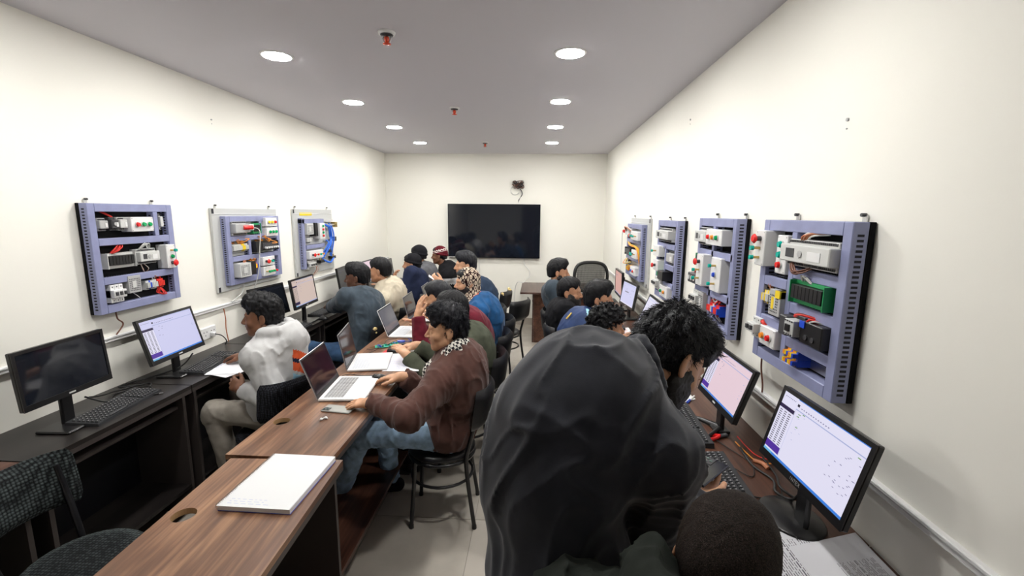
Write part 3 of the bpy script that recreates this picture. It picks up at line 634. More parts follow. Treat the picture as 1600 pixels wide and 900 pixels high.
bistro('padded_chair', -1.60, 4.62, R(-90), 'black chair under the man in the cream jacket')
bistro('padded_chair', -1.60, 5.42, R(-90), 'black chair under the man with the black beanie')
bistro('padded_chair', -1.62, 6.02, R(-90), 'black chair under the man in the grey jacket near the back wall')
bistro('padded_chair', -.545, 2.49, R(-86), 'black chair with a yellow foam tear, under the man in the brown jacket', foam=1)
bistro('padded_chair', -.50, 3.06, R(-88), 'black chair under the man in the olive green jacket')
bistro('padded_chair', -.50, 3.62, R(-92), 'black chair under the man in the maroon sweater')
bistro('padded_chair', -.50, 4.13, R(-85), 'black chair under the man in the patterned headscarf')
bistro('padded_chair', -.38, 5.14, R(-118), 'empty black chair standing free in the aisle')
bistro('padded_chair', -.62, 5.70, R(-100), 'empty black chair with yellow torn back edge, behind the free aisle chair', foam=3)
bistro('padded_chair', -.62, 4.66, R(-85), 'black chair under the man in the navy jacket below the television')
bistro('padded_chair', .36, 4.55, R(90), 'black chair under the man in the slate shirt by the brown desk')
bistro('padded_chair', .38, 3.95, R(90), 'black chair under the bearded man in black')
bistro('padded_chair', .38, 3.36, R(90), 'black chair under the man in the blue tracksuit')
bistro('padded_chair', .38, 2.74, R(90), 'black chair under the curly-haired man behind the bending man')
bistro('padded_chair', .20, .66, R(95), 'black chair under the short-haired man at the bottom edge')

# mesh office chair at the back
t = empty('office_chair', (.73, 6.10, 0), R(8), 'black mesh-back office chair beside the brown desk', 'chair')
b = MB(); b.tube(spline([(-.17, 0, .80), (-.225, -.02, .95), (-.20, -.01, 1.10), (-.10, 0, 1.16), (.10, 0, 1.16), (.20, -.01, 1.10), (.225, -.02, .95), (.17, 0, .80), (0, .01, .76), (-.17, 0, .80)], 6), .022, 'black_plastic', 8); b.build('back_frame', t)
b = MB(); N_ = 13
for k in range(N_):
    z = .79+.36*k/(N_-1); w_ = .205-.05*abs((k-5)/8)**2
    b.tube([(-w_, -.01, z), (0, .02, z), (w_, -.01, z)], .0022, 'mesh_fabric', 4)
for k in range(24):
    x_ = -.19+.38*k/23; b.tube([(x_, .018-.6*x_*x_, .78), (x_, .022-.6*x_*x_, .95), (x_, .014-.6*x_*x_, 1.155)], .0022, 'mesh_fabric', 4)
vs = [(-.19, -.004, .79), (0, .026, .79), (.19, -.004, .79), (-.2, -.004, 1.14), (0, .026, 1.15), (.2, -.004, 1.14)]
mat('mesh_veil', (.02, .02, .022), .8, alpha=.72); b.raw(vs, [(0, 1, 4, 3), (1, 2, 5, 4)], 'mesh_veil', True); b.build('mesh_back', t)
b = MB(); b.box((-.23, -.50, .44), (.23, -.04, .51), 'mesh_fabric', bev=.03); b.build('seat', t)
b = MB(); b.tube(spline([(0, .02, .86), (0, .06, .7), (0, .0, .5), (0, -.2, .42)], 5), .025, 'black_plastic', 8); b.build('back_bar', t)
for s_ in (-1, 1):
    b = MB(); b.tube(spline([(s_*.23, -.2, .44), (s_*.29, -.2, .5), (s_*.29, -.2, .66)], 4), .014, 'black_plastic', 8); b.box((s_*.29-.03, -.36, .66), (s_*.29+.03, -.08, .69), 'black_plastic', bev=.01); b.build('armrest', t)
b = MB(); b.cyl((0, -.26, .10), (0, -.26, .44), .028, 'dark_grey', 14); b.build('gas_lift', t)
for k in range(5):
    a = 2*PI*k/5; b = MB(); c = Vector((0, -.26, 0)); e = c+Vector((.28*math.cos(a), .28*math.sin(a), 0))
    b.tube([c+Vector((0, 0, .11)), e+Vector((0, 0, .075))], .02, 'black_plastic', 8); lg = b.build('star_leg', t)
    q = MB(); q.cyl(e+Vector((-.02, 0, .03)), e+Vector((.02, 0, .03)), .03, 'black_plastic', 14); q.build('castor', lg)

# ================================================================== monitors
mat('scr_lav', (.66, .66, .93), .3, emit=.85); mat('scr_white', (.78, .76, .93), .3, emit=.9); mat('scr_pink', (.86, .66, .74), .3, emit=.85)
mat('scr_beige', (.78, .62, .55), .3, emit=.75); mat('scr_salmon', (.85, .48, .42), .3, emit=.7); mat('scr_blue', (.05, .25, .85), .3, emit=.8)
mat('scr_cyan', (.15, .5, .85), .3, emit=.8); mat('scr_navy', (.03, .012, .10), .3, emit=.5); mat('scr_purple', (.10, .03, .42), .3, emit=.7)
mat('scr_dim', (.30, .28, .52), .3, emit=.6); mat('scr_mark', (.10, .09, .2), .3, emit=.2); mat('scr_green', (.25, .6, .1), .3, emit=.5); mat('scr_bar', (.45, .50, .80), .3, emit=.8)
mat('scr_grey', (.10, .10, .10), .3, emit=.35); mat('scr_teal', (.01, .06, .10), .3, emit=.5)
def letters(b, T, word, x, y, z, h, m, w=.0016):
    """block letters from strokes, drawn in the X/Z plane facing -Y"""
    G = {'I': [((.5, 0), (.5, 1))], 'N': [((0, 0), (0, 1)), ((0, 1), (1, 0)), ((1, 0), (1, 1))], 'T': [((0, 1), (1, 1)), ((.5, 1), (.5, 0))],
         'E': [((0, 0), (0, 1)), ((0, 1), (1, 1)), ((0, .5), (.8, .5)), ((0, 0), (1, 0))], 'X': [((0, 0), (1, 1)), ((0, 1), (1, 0))]}
    cw = h*.75
    for i, ch in enumerate(word):
        for (a, c), (d, e) in G[ch]:
            p = Vector((x+i*cw*1.35+a*cw, y, z+c*h)); q = Vector((x+i*cw*1.35+d*cw, y, z+e*h))
            dr = (q-p).normalized(); nn = Vector((-dr.z, 0, dr.x))*w/2
            b.raw([p-nn, q-nn, q+nn, p+nn], [(0, 1, 2, 3), (3, 2, 1, 0)], m, False, T)
def monitor(x, y, z, rz, tilt, w, h, scr, lb, style='ui', stand='disc', logo=None, on=True, base_rz=0):
    """screen centre-bottom at x,y,z; faces local -Y"""
    t = empty('monitor', (x, y, DZ), R(rz), lb, 'monitor', 'computer monitors on the desks')
    zb = z-DZ
    T = Matrix.Translation((0, 0, zb)) @ Matrix.Rotation(R(-tilt), 4, 'X')
    b = MB(); b.box((-w/2, 0, 0), (w/2, .022, h), 'monitor_black', T, bev=.004); b.box((-w/2+.05, .022, .04), (w/2-.05, .04, h-.05), 'monitor_black', T, bev=.008)
    b.box((-w/2, -.004, 0), (w/2, 0, .026), 'monitor_black', T); b.box((-w/2, -.004, h-.015), (w/2, 0, h), 'monitor_black', T)
    for s_ in (-1, 1): b.box((s_*w/2, -.004, .026), (s_*(w/2-.014), 0, h-.015), 'monitor_black', T)
    b.build('housing', t)
    sw, z0, z1 = w/2-.014, .026, h-.015; sh = z1-z0
    b = MB(); b.box((-sw, -.001, z0), (sw, .001, z1), scr if on else 'tv_glass', T); so = b.build('screen', t)
    if on:
        u = MB()
        def r_(a, c, d, e, m, lift=.0018): u.raw([(-sw+2*sw*a, -lift, z0+sh*c), (-sw+2*sw*d, -lift, z0+sh*c), (-sw+2*sw*d, -lift, z0+sh*e), (-sw+2*sw*a, -lift, z0+sh*e)], [(0, 1, 2, 3)], m, False, T)
        rr = random.Random(int(x*100+y*10))
        if style == 'ui':
            r_(0, .0, 1, .035, 'scr_blue' if scr != 'scr_beige' else 'scr_bar'); r_(0, .0, .12, .035, 'scr_cyan', .0019); r_(.2, .985, 1, 1, 'scr_blue' if logo else 'scr_bar')
            r_(.2, .835, 1, .85, 'scr_bar'); r_(.0, .74, .2, .80, 'scr_navy'); r_(.0, .06, .2, .17, 'scr_purple' if scr != 'scr_beige' else 'scr_navy', ); r_(.0, .17, .2, .74, 'scr_white' if scr != 'scr_beige' else 'scr_beige')
            r_(.205, .05, .208, .83, 'scr_bar'); r_(.205, .89, .235, .93, 'scr_mark')
            for i in range(16):
                for j in range(3): r_(.02+.06*j, .19+.034*i, .055+.06*j, .203+.034*i, 'scr_mark', .002)
            for i in range(12): r_(.26+.03*i, .885+.0*i, .275+.03*i, .90, 'scr_dim')
            for i in range(7): r_(.03+.022*i, .93, .04+.022*i, .945, 'scr_dim')
            if logo:
                for a, c in ((.25, .79), (.30, .82), (.24, .75), (.27, .60), (.93, .79)): r_(a, c, a+.03, c+.012, 'scr_green')
                for k in range(26): a, c = (.72+rr.random()*.25, .22+rr.random()*.52); r_(a, c, a+.018, c+.008, 'scr_dim')
                for k in range(8): a, c = (.24+rr.random()*.12, .4+rr.random()*.42); r_(a, c, a+.018, c+.006, 'scr_bar')
            else:
                for k in range(7): a, c = (.26+rr.random()*.1, .5+rr.random()*.3); r_(a, c, a+.02, c+.01, 'scr_dim')
                for k in range(4): a, c = (.92, .3+rr.random()*.5); r_(a, c, a+.02, c+.01, 'scr_bar')
        elif style == 'plain': r_(0, 0, 1, .03, 'scr_bar'); r_(.1, .8, .4, .82, 'scr_dim')
        elif style == 'chart':
            r_(0, 0, 1, .05, 'scr_white'); r_(0, .92, 1, .93, 'scr_bar')
            for k in range(14): a, c = (.1+rr.random()*.75, .2+rr.random()*.6); r_(a, c, a+.05, c+.012, 'scr_dim')
            for k in range(5): r_(.25+.06*k, .55, .29+.06*k, .6, 'scr_mark')
        elif style == 'grey': r_(.05, .80, .3, .84, 'scr_mark'); r_(.1, .1, .35, .14, 'scr_mark'); r_(0, .9, 1, .905, 'scr_dim')
        if u.v: u.build('screen_content', so)
    b = MB(); 
    if logo: letters(b, T, logo, -.028, -.0048, .008, .011, 'light_grey')
    else: b.raw([(-.016, -.0048, .009), (.016, -.0048, .009), (.016, -.0048, .016), (-.016, -.0048, .016)], [(0, 1, 2, 3)], 'light_grey', False, T)
    b.build('logo_badge', t)
    b = MB(); b.box((-.03, .028, .006), (.03, .048, zb+.09), 'monitor_black', bev=.006); b.build('stand_neck', t)
    b = MB()
    if stand == 'disc': b.lathe([(.002, .0), (.115, .0), (.118, .004), (.112, .009), (.03, .016), (.002, .017)], 'monitor_black', 36, T=Matrix.Translation((-.045, .03, 0)) @ Matrix.Diagonal((1, .82, 1, 1)))
    elif stand == 'vee':
        for s_ in (-1, 1): b.tube([(0, .04, .012), (s_*.08, -.03, .016), (s_*.13, -.10, .008)], lambda q: .017-.010*q, 'monitor_black', 8, flat=.7)
        b.box((-.05, .0, 0), (.05, .07, .014), 'monitor_black', bev=.004)
    else: b.box((-.11, -.07, 0), (.11, .09, .012), 'monitor_black', bev=.005)
    b.build('stand_base', t)
    return t
monitor(-2.19, 1.912, .94, 92.3, 4.3, .424, .266, 'tv_glass', 'switched-off black monitor nearest on the left desk', on=False, stand='plate')
monitor(-2.235, 2.624, .905, 92.9, 15, .447, .279, 'scr_lav', 'lit monitor on the left desk between the black monitor and the hoodie wearer', stand='plate')
monitor(-2.275, 3.72, .90, 84, 12, .428, .276, 'tv_glass', 'dark switched-off monitor directly behind the head of the man in the hoodie', on=False, stand='plate')
monitor(-2.13, 4.02, .94, 92.8, 8, .45, .272, 'scr_beige', 'monitor with beige screen on the left desk beside the blue-grey jacket man', stand='plate')
monitor(-2.22, 5.13, .88, 96, 8, .43, .30, 'scr_grey', 'large grey-screened monitor before the face of the man in the blue-grey jacket', 'grey', stand='plate')
monitor(-2.15, 5.68, .91, 90.7, 12, .45, .285, 'scr_pink', 'monitor with pinkish screen seen beyond the grey one, left wall', 'plain', stand='plate')
monitor(-2.15, 6.50, .87, 94, 8, .40, .26, 'scr_grey', 'small dark monitor farthest along the left desk', 'grey', stand='plate')
monitor(.853, 1.398, .938, -88.1, 14.8, .436, .269, 'scr_white', 'lit monitor in the right foreground with a round base', logo='INTEX')
monitor(.855, 2.084, .915, -89.7, 18, .415, .255, 'scr_pink', 'pinkish lit monitor before the face of the bending man', stand='vee')
monitor(.80, 3.36, .925, -90.7, 22, .46, .28, 'scr_white', 'lit monitor just left of the head of the bending man, right wall', 'chart', stand='plate')
monitor(.885, 4.437, .903, -83, 9.5, .404, .25, 'scr_lav', 'lit monitor with a blue chart, second from the back on the right', 'chart', stand='plate')
monitor(.89, 4.88, .934, -91, -1, .436, .28, 'scr_salmon', 'narrow-looking monitor with salmon screen, farthest on the right', 'plain', stand='plate')

# ================================================================== keyboards and mice
def keyboard(x, y, rz, lb, z=DZ):
    t = empty('keyboard', (x, y, z), R(rz), lb, 'keyboard', 'black keyboards on the desks')
    b = MB(); w, d = .44, .15
    b.raw([(-w/2, -d/2, 0), (w/2, -d/2, 0), (w/2, d/2, 0), (-w/2, d/2, 0), (-w/2+.002, -d/2+.002, .012), (w/2-.002, -d/2+.002, .012), (w/2-.002, d/2-.002, .024), (-w/2+.002, d/2-.002, .024)],
          [(0, 3, 2, 1), (4, 5, 6, 7), (0, 1, 5, 4), (1, 2, 6, 5), (2, 3, 7, 6), (3, 0, 4, 7)], 'kb_body'); b.build('case', t)
    k = MB(); p = .0187
    for r in range(6):
        yy = -d/2+.018+r*.0195+(.004 if r == 5 else 0); zz = .012+(yy+d/2)/d*.012
        for c in range(22):
            if c in (15, 18) and True and c == 15: continue
            if r == 0 and c in (4, 5, 6, 7, 8, 9): continue
            x0 = -w/2+.013+c*p
            k.raw([(x0+.001, yy-.0075, zz), (x0+p-.002, yy-.0075, zz), (x0+p-.002, yy+.0085, zz+.0012), (x0+.001, yy+.0085, zz+.0012), (x0+.003, yy-.005, zz+.007), (x0+p-.004, yy-.005, zz+.007), (x0+p-.004, yy+.006, zz+.008), (x0+.003, yy+.006, zz+.008)],
                  [(4, 5, 6, 7), (0, 1, 5, 4), (1, 2, 6, 5), (2, 3, 7, 6), (3, 0, 4, 7)], 'kb_key')
            k.raw([(x0+.006, yy+.000, zz+.0081), (x0+.010, yy+.000, zz+.0081), (x0+.010, yy+.004, zz+.0083), (x0+.006, yy+.004, zz+.0083)], [(0, 1, 2, 3)], 'kb_mark')
    k.build('keys', t, kind='stuff')
    b = MB(); b.box((-w/2+.013+4*p, -d/2+.0105, .013), (-w/2+.013+10*p, -d/2+.0265, .0205), 'kb_key', bev=.002); b.build('space_bar', t)
    return t
keyboard(-2.165, 2.10, 98, 'black keyboard in front of the switched-off monitor on the left')
keyboard(-2.175, 2.80, 98, 'black keyboard left of the papers under the hand of the man in the hoodie')
keyboard(-2.09, 3.66, 92, 'black keyboard partly hidden behind the man in the hoodie')
keyboard(-2.17, 4.43, 92, 'dark keyboard in front of the beige-screened monitor')
keyboard(.725, 1.62, -93, 'black keyboard under the phone of the bending man, right foreground')
keyboard(.735, 2.12, -93, 'black keyboard under the left hand of the bending man')
keyboard(.72, 3.42, -90, 'keyboard below the lit monitor with chart, behind the bending man')
keyboard(.72, 4.15, -90, 'dark keyboard before the blue chart monitor')
def mouse(x, y, rz, lb, z=DZ):
    t = empty('mouse', (x, y, z), R(rz), lb, 'mouse'); b = MB(); vs = []; n = 14; rows = 6
    for j in range(rows+1):
        a = j/rows*PI/2
        for i in range(n):
            q = 2*PI*i/n; vs.append((.030*math.cos(q)*math.cos(a)**.7 if j < rows else 0, .052*math.sin(q)*math.cos(a)**.7 if j < rows else -.005, .034*math.sin(a)))
    fs = [(j*n+i, j*n+(i+1) % n, (j+1)*n+(i+1) % n, (j+1)*n+i) for j in range(rows) for i in range(n)]+[list(range(n))[::-1]]
    b.raw(vs, fs, 'black_plastic', True); b.build('shell', t)
    b = MB(); b.cyl((-.004, .028, .027), (.004, .028, .027), .008, 'dark_grey', 12); b.build('wheel', t); return t
mouse(-2.10, 2.875, 80, 'black mouse under the hand of the man in the hoodie, on papers', DZ+.008)
mouse(-2.22, 4.92, 85, 'dark mouse under the hand of the man in the blue-grey jacket')
mouse(-2.02, 4.10, 80, 'black mouse near the desk edge by the elbow of the blue-grey jacket')
mouse(-1.04, 3.135, 75, 'black mouse on the red cloth on the centre desk', DZ+.004)
mouse(-.955, 2.60, 90, 'dark mouse under the far hand of the man in the brown jacket')

# ================================================================== laptops
def laptop(x, y, rz, ang, w, d, lid, deck, scr, lb, keym='lap_key', refl=None):
    """hinge line at local y=0; the user sits at -Y"""
    t = empty('laptop', (x, y, DZ), R(rz), lb, 'laptop', 'open laptops on the centre desks')
    b = MB(); b.box((-w/2, -d, .003), (w/2, 0, .017), deck, bev=.003)
    for sx in (-1, 1): b.box((sx*(w/2-.03)-.01, -d+.02, 0), (sx*(w/2-.03)+.01, -d+.03, .003), 'black_plastic'); b.box((sx*(w/2-.03)-.01, -.03, 0), (sx*(w/2-.03)+.01, -.02, .003), 'black_plastic')
    b.build('base', t)
    k = MB(); nc = 14; p = (w-.05)/nc
    for r in range(6):
        for c in range(nc):
            if r == 0 and 4 <= c <= 8: continue
            x0 = -w/2+.025+c*p; y0 = -.022-.0175*(6-r)+.0
            k.box((x0+.001, y0, .017), (x0+p-.0015, y0+.015, .0182), keym)
    k.box((-w/2+.025+4*p, -.022-.0175*6, .017), (-w/2+.025+9*p-.0015, -.022-.0175*6+.015, .0182), keym); k.build('keys', t, kind='stuff')
    b = MB(); b.box((-.055, -d+.012, .017), (.055, -d+.075, .0175), deck); b.box((-.056, -d+.011, .0168), (.056, -d+.076, .0172), 'grey_plastic'); b.build('touchpad', t)
    T = Matrix.Translation((0, 0, .012)) @ Matrix.Rotation(R(-ang), 4, 'X')
    b = MB(); b.box((-w/2, 0, .002), (w/2, .006, d*.96), lid, T, bev=.002); ld = b.build('lid', t)
    b = MB(); b.box((-w/2+.003, -.0015, .004), (w/2-.003, .0, d*.96-.003), 'lap_dark', T); b.build('bezel', ld)
    b = MB(); b.box((-w/2+.01, -.0022, .026), (w/2-.01, -.0015, d*.96-.011), scr, T); b.build('screen', ld)
    return t
mat('lap_scr_dark', (.018, .010, .016), .10, emit=0); mat('lap_scr_grey', (.26, .25, .28), .15, emit=.5)
laptop(-1.185, 2.42, 95.7, 20, .353, .25, 'lap_silver', 'lap_white', 'lap_scr_dark', 'silver laptop with dark screen, nearest, under the hand of the man in the brown jacket', 'lap_silver')
laptop(-1.238, 2.875, 102, 10.7, .348, .25, 'lap_silver', 'lap_white', 'lap_scr_dark', 'white laptop with narrow dark lid beside the white papers')
laptop(-1.205, 3.69, 91, 21, .344, .24, 'lap_white', 'lap_white', 'lap_scr_grey', 'laptop with pale grey screen behind the red cloth and green circuit boards')
laptop(-1.19, 4.24, 92, 13.7, .35, .24, 'lap_silver', 'lap_white', 'lap_scr_dark', 'laptop with thin grey lid beside the raised arm in maroon')
laptop(-1.19, 4.95, 92, 16, .34, .23, 'lap_silver', 'lap_silver', 'lap_scr_dark', 'farthest laptop on the centre desks, before the navy jacket man')

# ================================================================== papers and small things
def sheets(name, quads, zs, lb, cat='papers', lines=None, m='paper'):
    """quads: corner lists in metres; each sheet is a thin slab with curled corner"""
    t = empty(name, (quads[0][0][0], quads[0][0][1], zs), 0, lb, cat)
    for i, q in enumerate(quads):
        b = MB(); n = 5; vs = []; h0 = .0012*(i+1)
        P = [Vector((a, c, 0)) for a, c in q]
        for u in range(n+1):
            for v in range(n+1):
                p = (P[0]*(1-u/n)+P[1]*u/n)*(1-v/n)+(P[3]*(1-u/n)+P[2]*u/n)*v/n
                vs.append(p-Vector((quads[0][0][0], quads[0][0][1], 0))+Vector((0, 0, h0+.004*(u/n)**4*(v/n)**2*(i % 2+.5))))
        n2 = len(vs); vs += [w-Vector((0, 0, .0009)) for w in vs]
        fs = []
        for u in range(n):
            for v in range(n):
                a = u*(n+1)+v; fs += [(a, a+n+1, a+n+2, a+1), (n2+a, n2+a+1, n2+a+n+2, n2+a+n+1)]
        for u in range(n):
            a, c = u*(n+1), (u+1)*(n+1); fs += [(a, n2+a, n2+c, c)]; a += n; c += n; fs += [(c, n2+c, n2+a, a)]
            a, c = u, u+1; fs += [(c, n2+c, n2+a, a)]; a, c = n*(n+1)+u, n*(n+1)+u+1; fs += [(a, n2+a, n2+c, c)]
        b.raw(vs, fs, m, False); s_ = b.build('sheet', t)
        if lines and lines[i]:
            q_ = MB(); rr = random.Random(i+9); nl, m_, u0, u1, v0, v1, hd = lines[i]; O = Vector((quads[0][0][0], quads[0][0][1], 0))
            for k in range(nl):
                v = v0+(v1-v0)*k/nl; u = u0
                end = u1-(rr.random()*.35*(u1-u0) if rr.random() < .35 else 0)
                while u < end:
                    du = rr.uniform(.02, .075); hv = .30*(v1-v0)/nl*(1.7 if k in hd else 1)
                    pp = []
                    for a, c in ((u, v), (min(u+du, end), v), (min(u+du, end), v+hv), (u, v+hv)):
                        p = (P[0]*(1-a)+P[1]*a)*(1-c)+(P[3]*(1-a)+P[2]*a)*c; pp.append(p-O+Vector((0, 0, h0+.0003+.004*a**4*c**2*(i % 2+.5))))
                    q_.raw(pp, [(0, 1, 2, 3)], m_); u += du+.012
            q_.build('print', s_)
    return t
# the printed booklet at the lower right: text lines run along Y (seen from the seat)
sheets('printed_papers', [[(.60, .93), (.60, 1.355), (.895, 1.372), (.895, .95)], [(.80, .90), (.80, 1.30), (1.045, 1.372), (1.045, .92)]], DZ, 'stack of printed text pages on the desk below the nearest right monitor',
       lines=[(34, 'ink', .03, .92, .04, .95, (2, 9, 15, 22)), (26, 'ink', .08, .78, .42, .93, (1, 12))], m='paper_grey')
sheets('papers', [[(-2.15, 2.63), (-1.90, 2.55), (-1.84, 2.74), (-2.16, 2.82)], [(-2.19, 2.70), (-1.97, 2.68), (-1.93, 2.90), (-2.16, 2.95)], [(-2.06, 2.58), (-1.86, 2.62), (-1.85, 2.83), (-2.08, 2.84)]], DZ+.001, 'loose white sheets under the mouse hand of the man in the hoodie', lines=[None, (8, 'ink_blue', .1, .8, .1, .6, ()), None])
sheets('papers', [[(-1.02, 2.80), (-.86, 2.77), (-.88, 3.13), (-1.06, 3.10)], [(-.985, 2.74), (-.75, 2.76), (-.885, 3.19), (-1.055, 3.16)]], DZ+.001, 'white sheets lying right of the narrow-lidded laptop', lines=[None, (14, 'scr_bar', .1, .8, .1, .8, ())])
sheets('papers', [[(-2.28, 4.55), (-2.05, 4.55), (-2.05, 4.78), (-2.28, 4.78)], [(-2.25, 4.68), (-2.04, 4.70), (-2.06, 4.96), (-2.3, 4.95)]], DZ+.001, 'white sheets on the left desk by the sleeve of the blue-grey jacket')
sheets('papers', [[(.66, 2.30), (.80, 2.36), (.74, 2.56), (.64, 2.50)], [(.74, 2.34), (.90, 2.44), (.86, 2.72), (.70, 2.62)]], DZ+.001, 'white papers on the right desk beneath the bending face')
sheets('papers', [[(.70, 3.60), (.90, 3.62), (.86, 3.92), (.68, 3.9)], [(.72, 3.84), (.84, 3.83), (.84, 4.02), (.70, 4.02)]], DZ+.001, 'sheets with red print on the right desk by the tracksuit man', lines=[(5, 'wire_red', .1, .8, .5, .9, ()), (5, 'wire_red', .1, .8, .2, .9, ())])
sheets('papers', [[(.15, 6.32), (.40, 6.32), (.40, 6.62), (.15, 6.62)], [(.42, 6.3), (.62, 6.3), (.62, 6.55), (.42, 6.55)]], .741, 'papers on the brown desk beside the office chair')
# spiral notebook
t = empty('notebook', (-.955, 1.52, DZ-.004), R(-1), 'white spiral-bound notebook on the nearest centre desk', 'notebook')
b = MB(); b.box((-.125, -.17, 0), (.135, .17, .002), 'blue'); b.box((-.125, -.17, .0021), (.134, .169, .018), 'paper'); b.build('page_block', t)
b = MB(); b.box((-.128, -.172, .0181), (.133, .171, .0195), 'lap_white'); b.build('cover', t)
b = MB()
for k in range(44):
    y_ = -.163+k*.0076; b.tube([(-.128+.011*math.cos(a*PI/5), y_+.0004*a, .010+.012*math.sin(a*PI/5)) for a in range(11)], .0009, 'metal', 4)
b.build('spiral_binding', t)
b = MB(); rr = random.Random(5)
for k in range(3):
    x_ = -.10
    while x_ < .03: w_ = rr.uniform(.006, .02); b.box((x_, -.155+.012*k, .0195), (x_+w_, -.1525+.012*k, .01965), 'ink_blue'); x_ += w_+.009
mat('faint_ink', (.52, .56, .72), .9); 
for i, m_ in enumerate(b.mats): b.mats[i] = 'faint_ink'
b.build('handwriting', t)
# phones
def phone(name, M4, lb, back='phone_back'):
    t = empty(name, M4.translation, 0, lb, 'phone'); T = Matrix.Translation(-M4.translation) @ M4
    b = MB(); b.box((-.0375, -.08, 0), (.0375, .08, .0085), back, T, bev=.003); b.build('body', t)
    b = MB(); b.box((-.034, .035, .0086), (-.002, .074, .0105), 'dark_grey', T, bev=.001)
    for k in range(3): b.cyl((-.026+.014*(k % 2), .045+.010*k, .0105), (-.026+.014*(k % 2), .045+.010*k, .0118), .0055, 'cam_glass', 12, T=T)
    b.build('camera_bump', t); return t
phone('phone', Matrix.Translation((-1.015, 2.158, DZ)) @ Matrix.Rotation(R(82), 4, 'Z'), 'pale grey smartphone lying face down beside the nearest laptop')
for k, (x_, y_) in enumerate(((-1.047, 2.035), (-1.032, 2.052))):
    b = MB(); b.lathe([(.002, 0), (.007, .003), (.008, .007), (.005, .012), (.001, .013)], 'white_plastic', 12, c=(x_, y_, DZ)); b.tube([(x_, y_, DZ+.007), (x_+.012, y_+.016*(1-2*k)+.012, DZ+.004)], .003, 'white_plastic', 8)
    tag(b.build('earbud'), 'white wireless earbud on the centre desk, ' + ('nearer the desk edge with the notebook' if k == 0 else 'touching its twin, nearer the phone'), 'earbud')
# red cloth and green boards, cables
b = MB(); b.raw([(-1.12, 3.10, DZ+.004), (-1.0, 3.07, DZ+.002), (-.94, 3.12, DZ+.003), (-.97, 3.22, DZ+.002), (-1.10, 3.24, DZ+.004), (-1.03, 3.15, DZ+.0045), (-1.12, 3.10, DZ), (-1.0, 3.07, DZ), (-.94, 3.12, DZ), (-.97, 3.22, DZ), (-1.10, 3.24, DZ)], [(0, 1, 5), (1, 2, 5), (2, 3, 5), (3, 4, 5), (4, 0, 5), (6, 7, 1, 0), (7, 8, 2, 1), (8, 9, 3, 2), (9, 10, 4, 3), (10, 6, 0, 4)], 'red_cloth'); tag(b.build('mouse_mat'), 'small red cloth mat under the mouse on the centre desk', 'mat')
for (x_, y_, rz_, lb) in ((-1.17, 3.27, 20, 'green circuit board nearest the red cloth'), (-1.10, 3.33, 70, 'green circuit board between the other one and the pale-screened laptop')):
    t = empty('circuit_board', (x_, y_, DZ), R(rz_), lb, 'circuit board'); b = MB(); b.box((-.05, -.035, .004), (.05, .035, .008), 'green_pcb'); b.build('board', t)
    b = MB(); rr = random.Random(int(rz_))
    for k in range(9): u, v = rr.uniform(-.04, .03), rr.uniform(-.028, .018); b.box((u, v, .008), (u+.014, v+.010, .012+rr.random()*.01), rr.choice(['black_plastic', 'green_pcb', 'metal', 'blue']))
    for u in (-.045, .045):
        for v in (-.03, .03): b.cyl((u, v, 0), (u, v, .004), .003, 'metal', 6)
    b.build('components', t)
for (x_, y_, m_, lb) in ((-1.06, 3.40, 'blue', 'small blue plug lying by the circuit boards'), (-1.03, 3.33, 'dark_grey', 'small dark plug lying by the circuit boards')):
    b = MB(); b.box((x_-.03, y_-.012, DZ), (x_+.03, y_+.012, DZ+.018), m_, bev=.004); b.tube(spline([(x_+.03, y_, DZ+.01), (x_+.07, y_+.04, DZ+.006), (x_+.03, y_+.1, DZ+.004)]), .003, m_); tag(b.build('connector'), lb, 'connector')
for k, (a, c, s_) in enumerate((((-1.22, 3.05), (-1.12, 3.48), 1), ((-1.26, 3.2), (-1.05, 3.45), -1))):
    cable('thin_cable', [(a[0], a[1], DZ+.004), (a[0]+.05, a[1]+.08*s_+.05, DZ+.012), ((a[0]+c[0])/2, (a[1]+c[1])/2+.03*s_, DZ+.004), (c[0]-.06, c[1]-.05, DZ+.01), (c[0], c[1], DZ+.004)], .0022, 'wire_black', 'thin black cable curling on the centre desk, ' + ('nearer one' if k == 0 else 'farther one'))
cable('laptop_cable', [(-1.20, 2.63, DZ+.008), (-1.16, 2.66, DZ+.006), (-1.10, 2.65, DZ+.004), (-1.0, 2.66, DZ+.004)], .0022, 'wire_black', 'thin cable between the two nearest laptops')
t = empty('usb_dongle', (-2.10, 2.28, DZ), R(30), 'small metal dongle with black cap by the nearest keyboard', 'usb stick')
b = MB(); b.box((-.03, -.008, 0), (.005, .008, .008), 'black_plastic', bev=.002); b.build('cap', t); b = MB(); b.box((.005, -.006, .001), (.022, .006, .006), 'metal'); b.build('plug', t)
cable('monitor_cable', [(-2.25, 2.02, DZ+.09), (-2.22, 2.10, DZ+.03), (-2.33, 2.26, DZ+.005), (-2.24, 2.36, DZ+.012), (-2.18, 2.33, DZ+.005), (-2.15, 2.27, DZ+.004)], .0045, 'wire_black', 'black cable looping from under the switched-off monitor')
cable('monitor_cable', [(-2.27, 2.06, DZ+.07), (-2.32, 2.18, DZ+.03), (-2.36, 2.30, DZ+.005), (-2.27, 2.42, DZ+.008), (-2.20, 2.30, DZ+.005)], .004, 'wire_black', 'second black cable behind the nearest left keyboard')
cable('monitor_cable', [(-2.20, 2.68, DZ+.11), (-2.26, 2.62, DZ+.03), (-2.39, 2.42, DZ+.005), (-2.38, 2.33, DZ+.015), (-2.33, 2.38, DZ+.004)], .0045, 'wire_black', 'black cable running left of the lit monitor on the left desk')
